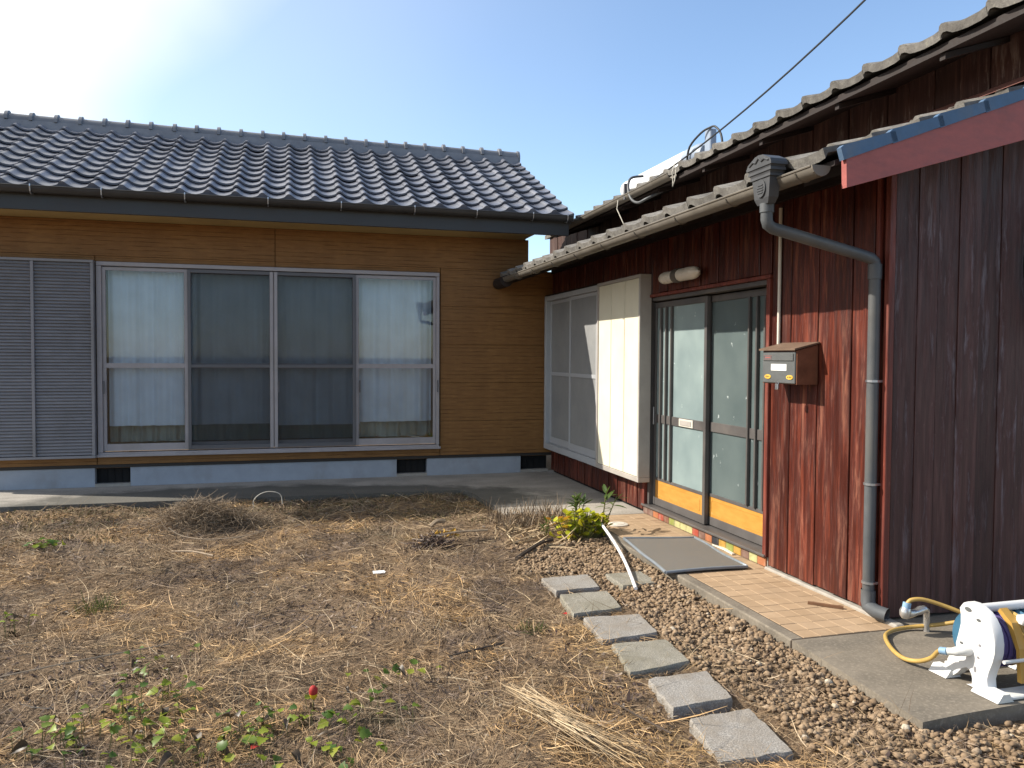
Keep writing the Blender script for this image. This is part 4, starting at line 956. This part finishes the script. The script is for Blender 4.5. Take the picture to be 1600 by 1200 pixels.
for yy, zz, rr in ((2.60, .155, .008), (2.90, .04, .010)): obj('cross_bar', MB().tube([(PX+.03, yy, zz), (PX+.38, yy, zz)], rr, 10), 'white_plastic', hr, smooth=True)
obj('base_plate', bx(PX+.02, PX+.39, 2.575, 2.66, .001, .016, c=.004), 'white_plastic', hr)
obj('nozzle', MB().tube([(PX+.20, 2.62, .30), (PX+.26, 2.61, .285), (PX+.34, 2.60, .31)], [.02, .028, .022], 10).box(PX+.15, PX+.24, 2.62, 2.66, .29, .33, c=.006), 'white_plastic', hr, smooth=True)
obj('spray_hose', MB().tube(crom([(PX+.17, 2.60, .30), (PX+.185, 2.585, .2), (PX+.21, 2.57, .12), (PX+.26, 2.56, .05), (PX+.34, 2.6, .03)]), .010, 8), 'hose_yellow', hr, smooth=True)
obj('inlet', MB().tube(crom([(PX+.02, 2.745, .155), (PX-.03, 2.75, .155), (PX-.055, 2.765, .15), (PX-.073, 2.79, .143)], 3), [.022]*4+[.020]*3+[.016]*3, 12), 'white_plastic', hr, smooth=True)
obj('inlet_collar', MB().tube([(PX-.073, 2.79, .143), (PX-.079, 2.822, .136)], .016, 12), 'tapblue', hr, smooth=True)
hose = crom([(3.050, 3.352, .16), (3.072, 3.345, .180), (3.13, 3.325, .182), (3.22, 3.28, .155), (3.31, 3.225, .118), (3.345, 3.215, .098), (3.30, 3.27, .072), (3.23, 3.34, .038), (3.13, 3.40, .016), (3.02, 3.395, .013), (2.93, 3.355, .013), (2.872, 3.294, .013), (2.815, 3.20, .013), (2.775, 3.11, .014), (2.758, 3.03, .018), (2.765, 2.96, .035), (2.765, 2.89, .075), (2.758, 2.845, .12), (2.752, 2.82, .137)], 8)
obj('feed_hose', MB().tube(hose, .0105, 10), 'hose_yellow', hr, smooth=True)

# ------------------------------------------------------------------ gravel (uncountable)
import bmesh
bm = bmesh.new(); bmesh.ops.create_icosphere(bm, subdivisions=2, radius=1); iv = np.array([v.co[:] for v in bm.verts]); fi = np.array([[v.index for v in f.verts] for f in bm.faces]); bm.free()
def rocks(n, sampler, rmin, rmax):
    XY = sampler(n); n = len(XY); R = RNG.uniform(rmin, rmax, n)*RNG.choice([1, 1, 1, 1.35], n)
    var = [iv*(1+.17*(np.sin(iv@RNG.normal(0, 2.6, 3)+RNG.uniform(0, 6))[:, None])+.13*(np.sin(iv@RNG.normal(0, 5, 3)+1)[:, None])+.06*RNG.normal(0, 1, (len(iv), 1))) for _ in range(14)]
    VV = []; 
    for k in range(n):
        v = var[k % 14]*np.array([1, RNG.uniform(.65, 1), RNG.uniform(.5, .8)]); a = RNG.uniform(0, 6.28); ca, sa = math.cos(a), math.sin(a); t = RNG.normal(0, .35); ct, st = math.cos(t), math.sin(t)
        v = v@np.array([[1, 0, 0], [0, ct, st], [0, -st, ct]])@np.array([[ca, sa, 0], [-sa, ca, 0], [0, 0, 1]])
        VV.append(v*R[k] + np.array([XY[k, 0], XY[k, 1], XY[k, 2]+R[k]*.28]))
    V = np.concatenate(VV); F = (fi[None]+(np.arange(n)*len(iv))[:, None, None]).reshape(-1, 3); return V, F
def samp(n):
    out = []
    while sum(map(len, out)) < n:
        x = RNG.uniform(1.3, 3.0, n*2); y = RNG.uniform(2.1, 5.95, n*2)
        right = (x > 1.86+.04*np.sin(y*5)) & ((x < 2.415) | ((y < 2.49) & (RNG.random(n*2) < .35))) & (y < 5.2); top = (y > 5.02+.05*np.sin(x*9)) & (y < 5.85) & (x > 1.55+.1*np.sin(y*7))
        dens = np.where(top, .9, np.clip(1.0-.0*(y), .35, 1)*np.where(x > 2.3, 1, np.clip(.35+(y-2.4)*.35, .2, 1)))
        slab = (np.abs(x-2.14) < .11) & (np.abs(y-4.76) < .12)
        ok = (right | top) & (RNG.random(n*2) < dens) & ~slab & on_ground(x, y)
        x, y = x[ok], y[ok]; out.append(np.stack([x, y, gh(x, y)+RNG.uniform(-.006, .016, len(x))+.012*(x > 2.25)], 1))
    return np.concatenate(out)[:n]
V, F = rocks(10500, samp, .005, .0148)
tag(fast('gravel', V, F, 'gravel', smooth=True), 'brown rounded gravel between the stepping stones and the terrace', 'gravel', kind='stuff')
def samp2(n):
    x = RNG.uniform(-3.5, 2.2, n); y = RNG.uniform(2.4, 8.1, n); ok = on_ground(x, y); x, y = x[ok], y[ok]; return np.stack([x, y, gh(x, y)-.003], 1)
V, F = rocks(700, samp2, .006, .013)
tag(fast('scattered_pebbles', V, F, 'gravel', smooth=True), 'small brown pebbles scattered through the dry grass', 'pebbles', kind='stuff')

# ------------------------------------------------------------------ straw, litter (uncountable)
def ribbons(P, yaw, pitch, L, Wd, curl, roll, K=4):
    n = len(P); t = np.linspace(0, 1, K)[None, :, None]
    d = np.stack([np.cos(yaw)*np.cos(pitch), np.sin(yaw)*np.cos(pitch), np.sin(pitch)], 1)
    s = np.stack([-np.sin(yaw), np.cos(yaw), 0*yaw], 1); u = np.cross(d, s)
    side = s*np.cos(roll)[:, None]+u*np.sin(roll)[:, None]
    bend = s*curl[:, 0:1]+np.array([0, 0, 1.])*curl[:, 1:2]
    C = P[:, None]+d[:, None]*L[:, None, None]*t + bend[:, None]*L[:, None, None]*(t**2)
    w = Wd[:, None, None]*np.array([.8, 1, .85, .25] if K == 4 else np.linspace(1, .3, K))[None, :, None]*.5
    V = np.stack([C-side[:, None]*w, C+side[:, None]*w], 2).reshape(-1, 3)
    base = (np.arange(n)*2*K)[:, None]; q = np.arange(K-1)[None]*2
    F = np.stack([base+q, base+q+1, base+q+3, base+q+2], 2).reshape(-1, 4); return V, F
def field(n, xr, yr, keep=None):
    x = RNG.uniform(*xr, n*3); d = RNG.random(n*3); y = yr[0]*(yr[1]/yr[0])**d     # denser near the camera
    ok = on_ground(x, y) & (x > -.42*y-.6) & (x < 1.2*y)
    if keep is not None: ok &= keep(x, y)
    return x[ok][:n], y[ok][:n]
def gravel_zone(x, y): return ((x > 1.88) & (y < 5.2)) | ((y > 5.05) & (y < 5.85) & (x > 1.6))
bare = lambda a, b: vn(a, b, 1.3, 91)*.65+vn(a, b, 3.7, 92)*.35
x, y = field(125000, (-4, 3.2), (2.1, 8.3), lambda a, b: ((~gravel_zone(a, b)) & (RNG.random(len(a)) < np.clip((bare(a, b)-.28)*4.5, .22, 1))) | (RNG.random(len(a)) < np.where((b < 2.55) | ((b < 3.1) & (a < 2.25)), .60, np.where(b < 3.5, .40, np.where(b < 4.3, .24, .10)))))
st_ = np.zeros(len(x), bool)
for pts, *_ in stones[:6]:
    cx = sum(p[0] for p in pts)/4; c2 = sum(p[1] for p in pts)/4; st_ |= (np.abs(x-cx) < .165) & (np.abs(y-c2) < .18)
near6 = (y < 2.68) & (x > 1.60)
keepm = ~st_ | (RNG.random(len(x)) < np.where(near6, .14, .03)); x, y = x[keepm], y[keepm]; n = len(x)
dirn = vn(x, y, 1.7, 21)*6.28*1.5; thick = vn(x, y, 2.6, 41)
L = RNG.gamma(2.4, .026, n).clip(.014, .30)*np.where(RNG.random(n) < .04, 1.8, 1)
P = np.stack([x, y, gh(x, y)+RNG.uniform(-.006, .012, n)+.030*np.clip(thick-.35, 0, 1)], 1)
yaw = np.where(RNG.random(n) < .5, dirn+RNG.normal(0, .6, n), RNG.uniform(0, 6.28, n))
pitch = np.abs(RNG.normal(0, .20, n))*np.where(RNG.random(n) < .07, 3.2, 1)
V, F = ribbons(P, yaw, pitch, L, RNG.gamma(5, .00042, n).clip(.0008, .005)*(.75+.085*y), np.stack([RNG.normal(0, .35, n), RNG.normal(-.08, .2, n)], 1), RNG.uniform(-1, 1, n))
tag(fast('dry_grass', V, F, 'straw'), 'matted dry cut grass and straw covering the garden', 'dry grass', kind='stuff')
x, y = field(2000, (-4, 3.0), (2.1, 8.2), lambda a, b: (~gravel_zone(a, b)) | (RNG.random(len(a)) < .45)); n = len(x)
V, F = ribbons(np.stack([x, y, gh(x, y)+.010+RNG.uniform(0, .014, n)], 1), RNG.normal(2.2, 1.2, n), RNG.normal(.02, .10, n), RNG.uniform(.10, .36, n), RNG.uniform(.0016, .0034, n)*(.75+.085*y), np.stack([RNG.normal(0, .3, n), RNG.normal(0, .08, n)], 1), RNG.uniform(-1, 1, n), 7)
tag(fast('loose_stalks', V, F, 'straw_pale'), 'long pale loose stalks strewn over the dry grass', 'dry stalks', kind='stuff')
x, y = field(12000, (-4, 2.4), (2.1, 8.3), lambda a, b: (bare(a, b) < RNG.uniform(.25, .7, len(a))) & ~((a > 1.5) & (a < 2.0) & (b < 5.1))); n = len(x)
V, F = ribbons(np.stack([x, y, gh(x, y)+.006], 1), RNG.uniform(0, 6.28, n), RNG.normal(0, .35, n), RNG.uniform(.008, .032, n), RNG.uniform(.005, .018, n), RNG.normal(0, .4, (n, 2)), RNG.uniform(-.8, .8, n))
tag(fast('leaf_litter', V, F, 'litter'), 'small withered brown leaves scattered over the dry grass', 'leaf litter', kind='stuff')
x, y = field(6000, (-3, 1.9), (6.6, 8.3), lambda a, b: vn(a, b, 1.8, 77)+.35*(b-7.2) > RNG.uniform(.3, .8, len(a))); n = len(x)
V, F = ribbons(np.stack([x, y, gh(x, y)+.002], 1), RNG.uniform(0, 6.28, n), RNG.uniform(.2, 1.2, n), RNG.uniform(.015, .04, n), RNG.uniform(.004, .008, n), RNG.normal(0, .3, (n, 2)), RNG.uniform(-.8, .8, n))
tag(fast('moss', V, F, 'moss'), 'olive mossy growth along the edge of the concrete apron', 'moss', kind='stuff')
# heap of raked hay, darker clump, straw bundle
def pile(cx, cy_, sx, sy_, h, n, L0, L1, w, mat, name, label, cat, yaw0=None, ys=.8):
    a = RNG.normal(0, .5, (n, 2)).clip(-1.3, 1.3); px_ = cx+a[:, 0]*sx; py_ = cy_+a[:, 1]*sy_
    hz = np.maximum(gh(px_, py_), GZ-.02)+h*np.exp(-(a**2).sum(1)*1.2)*RNG.random(n)
    yw = RNG.uniform(0, 6.28, n) if yaw0 is None else RNG.normal(yaw0, ys, n)
    V, F = ribbons(np.stack([px_-cx, py_-cy_, hz-GZ], 1), yw, RNG.normal(.05, .25, n), RNG.uniform(L0, L1, n), RNG.uniform(w*.6, w*1.3, n), RNG.normal(0, .3, (n, 2)), RNG.uniform(-1, 1, n))
    o = fast(name, V, F, mat); o.matrix_basis = Matrix.Translation((cx, cy_, GZ)); return tag(o, label, cat)
pile(-.70, 7.12, .55, .24, .15, 4200, .04, .17, .003, 'hay', 'hay_heap', 'brown heap of raked hay in front of the house foundation', 'hay heap')
pile(1.03, 5.93, .20, .10, .05, 500, .03, .10, .008, 'litter', 'root_clump', 'dark uprooted root clump in the middle of the garden', 'root clump')
pile(1.10, 6.22, .17, .07, .05, 170, .025, .06, .03, 'amber_litter', 'fallen_leaves', 'patch of amber fallen leaves just behind the dark root clump', 'leaves')
pile(.86, 4.27, .18, .12, .010, 260, .02, .06, .003, 'rust_litter', 'fallen_leaves', 'faint orange patch of dead leaves in the centre of the dry grass', 'leaves')
n = 150; t = RNG.random(n); a0 = np.array([.86, 3.20]); a1 = np.array([1.15, 2.45]); P = a0+(a1-a0)*(t*.75)[:, None]+RNG.normal(0, .022, (n, 2))*(1+1.0*t[:, None])
yw = math.atan2(a1[1]-a0[1], a1[0]-a0[0]); V, F = ribbons(np.column_stack([P[:, 0]-.98, P[:, 1]-2.8, .035+.03*RNG.random(n)+0*t]), RNG.normal(yw, .10, n), RNG.normal(0, .05, n), RNG.uniform(.12, .36, n), RNG.uniform(.0022, .0042, n), RNG.normal(0, .06, (n, 2)), RNG.uniform(-1, 1, n))
o = fast('straw_bundle', V, F, 'straw_pale'); o.matrix_basis = Matrix.Translation((.98, 2.8, float(gh(.98, 2.8)))); tag(o, 'bundle of pale golden straw lying at the bottom of the picture', 'straw bundle')
# dead stalk clump beside the plant
n = 420; px_ = RNG.uniform(1.62, 2.28, n); py_ = RNG.uniform(6.25, 6.72, n); V, F = ribbons(np.column_stack([px_-2, py_-6.5, gh(px_, py_)-GZ]), RNG.uniform(0, 6.28, n), RNG.uniform(.7, 1.5, n), RNG.uniform(.06, .19, n), RNG.uniform(.004, .009, n), RNG.normal(0, .2, (n, 2)), RNG.uniform(-1, 1, n))
o = fast('dead_stalks', V, F, 'hay'); o.matrix_basis = Matrix.Translation((2, 6.5, GZ)); tag(o, 'clump of cut brown stalks left of the yellow-green plant', 'dead plant')
n = 130; px_ = RNG.uniform(1.5, 2.25, n); py_ = RNG.uniform(5.75, 6.35, n); V, F = ribbons(np.column_stack([px_-1.9, py_-6, gh(px_, py_)-GZ+.02]), RNG.normal(.6, 1.0, n), RNG.normal(.05, .2, n), RNG.uniform(.1, .28, n), RNG.uniform(.008, .016, n), RNG.normal(0, .15, (n, 2)), RNG.uniform(-1, 1, n))
o = fast('dead_leaf_blades', V, F, 'straw_pale'); o.matrix_basis = Matrix.Translation((1.9, 6.0, GZ)); tag(o, 'bleached dead leaf blades strewn before the stalk clump', 'dead leaves')

# ------------------------------------------------------------------ living plants
def leaf_mesh(name, L, Wd, mat, fold=.25, droop=.3, n=6, shape=1.0, lobe=0.):
    m = MB(); V = []
    for i in range(n+1):
        t = i/n; w = Wd*.5*math.sin(math.pi*min(1, t**shape*.97+.03))**.8*(1+lobe*math.cos(t*6*math.pi)); zc = -droop*L*t*t
        V += [(t*L, -w, zc+fold*w), (t*L, 0, zc), (t*L, w, zc+fold*w)]
    F = []
    for i in range(n): F += [(3*i, 3*i+1, 3*i+4, 3*i+3), (3*i+1, 3*i+2, 3*i+5, 3*i+4)]
    m.add(V, F); me = m.mesh(name, True); me.materials.append(MT[mat]); return me
LF = {k: leaf_mesh('leaf', 1, w, k, fo, dr, 6, shp) for k, w, fo, dr, shp in (('leaf_green', .85, .25, .25, .6), ('leaf_yellow', .9, .2, .2, .7), ('leaf_orange', .9, .2, .2, .7), ('leaf_dead', .7, .9, .9, .7), ('leaf_dark', .3, .3, .25, .8))}
LF['leaf_lime'] = leaf_mesh('leaf', 1, .85, 'leaf_lime', .25, .3, 12, .65, .22)
LF['leaf_green'] = leaf_mesh('leaf', 1, .9, 'leaf_green', .3, .35, 12, .6, .22)
LF['lance'] = leaf_mesh('leaf', 1, .24, 'leaf_dark', .3, .18, 6, .85)
def put_leaf(par, kind, p, yaw, pitch, size):
    mt = Matrix.Translation(p) @ Matrix.Rotation(yaw, 4, 'Z') @ Matrix.Rotation(-pitch, 4, 'Y') @ Matrix.Rotation(random.gauss(0, .4), 4, 'X') @ Matrix.Scale(size, 4)
    link(bpy.data.objects.new('leaf', LF[kind]), par, mt)
def G(x, y): return float(gh(x, y))
# bright clump
pc = thing('plant', 'bright yellow-green leafy plant clump at the corner of the terrace', 'plant', (2.25, 5.95, G(2.25, 5.95)))
stm = MB()
for k in range(190):
    a = random.uniform(0, 6.28); r = random.random()**.6; x = 2.23+.25*r*math.cos(a); y = 5.97+.13*r*math.sin(a); z = -.03+random.uniform(.02, .24)*(1-.35*r)
    stm.tube([(2.22+.5*(x-2.22), 5.97+.5*(y-5.97), -.06), (x, y, z)], .003, 4, False)
    kind = 'leaf_yellow' if random.random() < .68 else ('leaf_orange' if x < 2.12 else 'leaf_lime')
    put_leaf(pc, kind, (x, y, z), random.uniform(0, 6.28), random.uniform(-.3, .9), random.uniform(.045, .075))
obj('stems', stm, 'stem', pc)
def upright(name, label, cx, cy_, H, n, lmin, lmax, nst, spread):
    t = thing(name, label, 'plant', (cx, cy_, G(cx, cy_))); z0 = -.07
    s = MB()
    for q in range(nst):
        a = random.uniform(0, 6.28); ex, ey = cx+spread*math.cos(a)*random.random(), cy_+spread*.6*math.sin(a); h_ = H*random.uniform(.7, 1)
        s.tube([(cx, cy_, z0), ((cx+ex)/2, (cy_+ey)/2, z0+h_*.55), (ex, ey, z0+h_)], [.006, .005, .003], 6)
        for k in range(n//nst):
            f = random.uniform(.45, 1); put_leaf(t, 'lance', (cx+(ex-cx)*f, cy_+(ey-cy_)*f, z0+h_*f), k*2.4+random.random(), random.uniform(.25, 1.2) if f > .8 else random.uniform(-.1, .7), random.uniform(lmin, lmax))
    obj('stem', s, 'stem', t); return t
upright('plant', 'upright green shoot with narrow leaves behind the yellow-green clump', 2.27, 6.14, .38, 70, .06, .10, 6, .09)
upright('plant', 'green shoot with long narrow leaves right of the clump by the doormat', 2.43, 6.02, .40, 20, .08, .15, 3, .14)
upright('plant', 'low green sprout among cut stalks left of the yellow-green clump', 1.98, 6.1, .17, 16, .05, .08, 3, .08)
# weeds
weeds = [(-.60, 3.45, .20, 10, 'weed with bright lobed green leaves in the left foreground'), (-.52, 3.15, .16, 9, 'low weed with pale green leaves at the bottom left edge'), (-.88, 3.30, .15, 8, 'small green weed nearest the lower left corner'),
         (-.12, 3.18, .15, 9, 'darker green weed with broad leaves beside the dark red leaf'), (-.28, 3.04, .14, 6, 'yellowish green weed low in the foreground left of the dark red leaf'), (.24, 3.20, .12, 6, 'tiny weed with drooping dark leaves right of the red flower'),
         (.39, 3.52, .10, 4, 'pair of green leaves sprouting from dry grass near picture centre'), (-1.72, 6.33, .13, 8, 'yellow-green weed on the dark litter at the left, mid garden'), (-.62, 3.95, .12, 4, 'single green leaf sprig above the foreground weeds'), (-1.45, 4.55, .18, 5, 'thin-stemmed weed at the left edge of the garden'), (.1, 2.95, .10, 5, 'small yellow-green weed at the bottom edge below the red flower')]
for x, y, hgt, nl, lab in weeds:
    z0 = G(x, y); t = thing('weed', lab, 'weed', (x, y, z0), 'green weeds in the dry grass'); s = MB()
    near = y < 4
    for k in range(int(nl*(4.2 if near else 2.5))):
        lx, ly = x+random.gauss(0, .11 if near else .07), y+random.gauss(0, .075 if near else .05); g0 = G(lx, ly); lz = g0+random.uniform(.02, hgt*.62)
        s.tube([(lx+random.gauss(0, .012), ly+random.gauss(0, .012), g0-.01), (lx, ly, lz)], [.002, .0013], 4, False)
        put_leaf(t, random.choice(['leaf_green']*4+['leaf_lime']*4+['leaf_dead']*2), (lx, ly, lz), random.uniform(0, 6.28), random.uniform(-.25, .6), random.uniform(.02, .052)*(1.25 if y > 5 else 1))
    tag(obj('stem', s, 'stem', t), kind='stuff')
x, y = -1.1, 5.0; n = 90
V, F = ribbons(np.column_stack([RNG.normal(0, .05, n), RNG.normal(0, .04, n), np.zeros(n)]), RNG.uniform(0, 6.28, n), RNG.uniform(.5, 1.4, n), RNG.uniform(.05, .13, n), RNG.uniform(.003, .005, n), RNG.normal(0, .2, (n, 2)), RNG.uniform(-1, 1, n))
o = fast('grass_tuft', V, F, 'greens'); o.matrix_basis = Matrix.Translation((x, y, G(x, y))); tag(o, 'small tuft of green grass in the left middle of the garden', 'grass tuft')
n = 60
V, F = ribbons(np.column_stack([RNG.normal(0, .045, n).clip(-.08, .08), RNG.normal(0, .035, n).clip(-.06, .06), np.zeros(n)]), RNG.uniform(0, 6.28, n), RNG.uniform(.3, 1.2, n), RNG.uniform(.03, .08, n), RNG.uniform(.003, .005, n), RNG.normal(0, .2, (n, 2)), RNG.uniform(-1, 1, n))
o = fast('grass_tuft', V, F, 'greens'); o.matrix_basis = Matrix.Translation((1.22, 4.0, G(1.22, 4.0))); tag(o, 'faint low patch of green grass left of the stepping stones', 'grass tuft')
# red and yellow bud, red leaves, white tag, twigs
z0 = G(.075, 3.34); fl = thing('flower', 'red and yellow flower bud standing in the dry grass, foreground', 'flower', (.075, 3.34, z0))
obj('stem', MB().tube([(.075, 3.34, z0-.01), (.078, 3.338, z0+.05)], .003, 6), 'stem', fl)
obj('lower_petals', MB().tube([(.078, 3.338, z0+.045), (.078, 3.338, z0+.058), (.078, 3.338, z0+.07)], [.008, .016, .017], 10), 'yellow_petal', fl, smooth=True)
obj('upper_petals', MB().tube([(.078, 3.338, z0+.0685), (.077, 3.337, z0+.085), (.074, 3.337, z0+.097), (.072, 3.337, z0+.102)], [.0172, .019, .012, .003], 10), 'red_petal', fl, smooth=True)
rl = leaf_mesh('red_leaf', .045, .036, 'red_petal')
for (x, y, lab) in ((-.125, 3.03, 'dark red fallen leaf among the weeds at the bottom'), (1.47, 4.22, 'small orange-red leaf at the corner of the second far stepping stone')):
    tag(link(bpy.data.objects.new('red_leaf', rl), None, Matrix.Translation((x, y, G(x, y)+.03)) @ Matrix.Rotation(random.uniform(0, 6), 4, 'Z') @ Matrix.Rotation(-.5, 4, 'Y')), lab, 'leaf')
single('plant_tag', MB().prism([(0, 0), (.075, 0), (.085, .015), (.075, .03), (0, .03)], 'z', 0, .004), 'paper', 'small white plastic plant tag lying in the middle of the garden', 'plant tag', (.52, 5.38, G(.55, 5.38)+.02), rot=Matrix.Rotation(.35, 4, 'X'))
for (x, y, pts, r, m_, lab) in ((-.36, 7.8, [(0, 0, 0), (.0, 0, .09), (.06, 0, .15), (.15, 0, .17), (.24, 0, .14), (.26, 0, .05)], .004, 'wire', 'pale arched stem bent over beside the hay heap'),
        (-.95, 6.7, [(0, 0, .12), (.1, -.05, .06), (.3, -.12, .035), (.55, -.1, .04), (.75, .0, .06)], .005, 'twig', 'long pale curved twig in front of the hay heap'),
        (-.85, 6.15, [(0, 0, .03), (.15, -.08, .04), (.3, -.2, .03)], .008, 'twig', 'short thick tan twig left of the centre'),
        (1.05, 6.05, [(0, 0, .03), (.2, .05, .04), (.45, .08, .035)], .010, 'twig', 'pale dead branch right of the dark root clump'),
        (1.55, 5.45, [(0, 0, .03), (.12, .12, .05), (.3, .32, .06), (.4, .38, .06)], .016, 'twig_dark', 'thick brown branch lying beside the gravel and stalks'),
        (.72, 3.72, [(0, 0, .03), (.15, .03, .04), (.3, .08, .04)], .005, 'twig_dark', 'thin dark twig in the centre foreground'),
        (1.28, 2.99, [(0, 0, .05), (.05, -.12, .04), (.1, -.3, .05)], .004, 'twig_dark', 'thin dark stalk beside the straw bundle'),
        (-1.35, 3.9, [(0, 0, .05), (.35, .12, .06), (.75, .3, .045)], .004, 'twig', 'long straight pale stem across the left foreground'),
        (1.12, 6.62, [(0, 0, .02), (.06, .02, .06), (.13, .04, .05)], .02, 'twig', 'pale cut stump end at the edge of the apron shadow')):
    single('twig', MB().tube(crom(pts, 5), r, 6), m_, lab, 'twig', (x, y, G(x, y)), smooth=True)
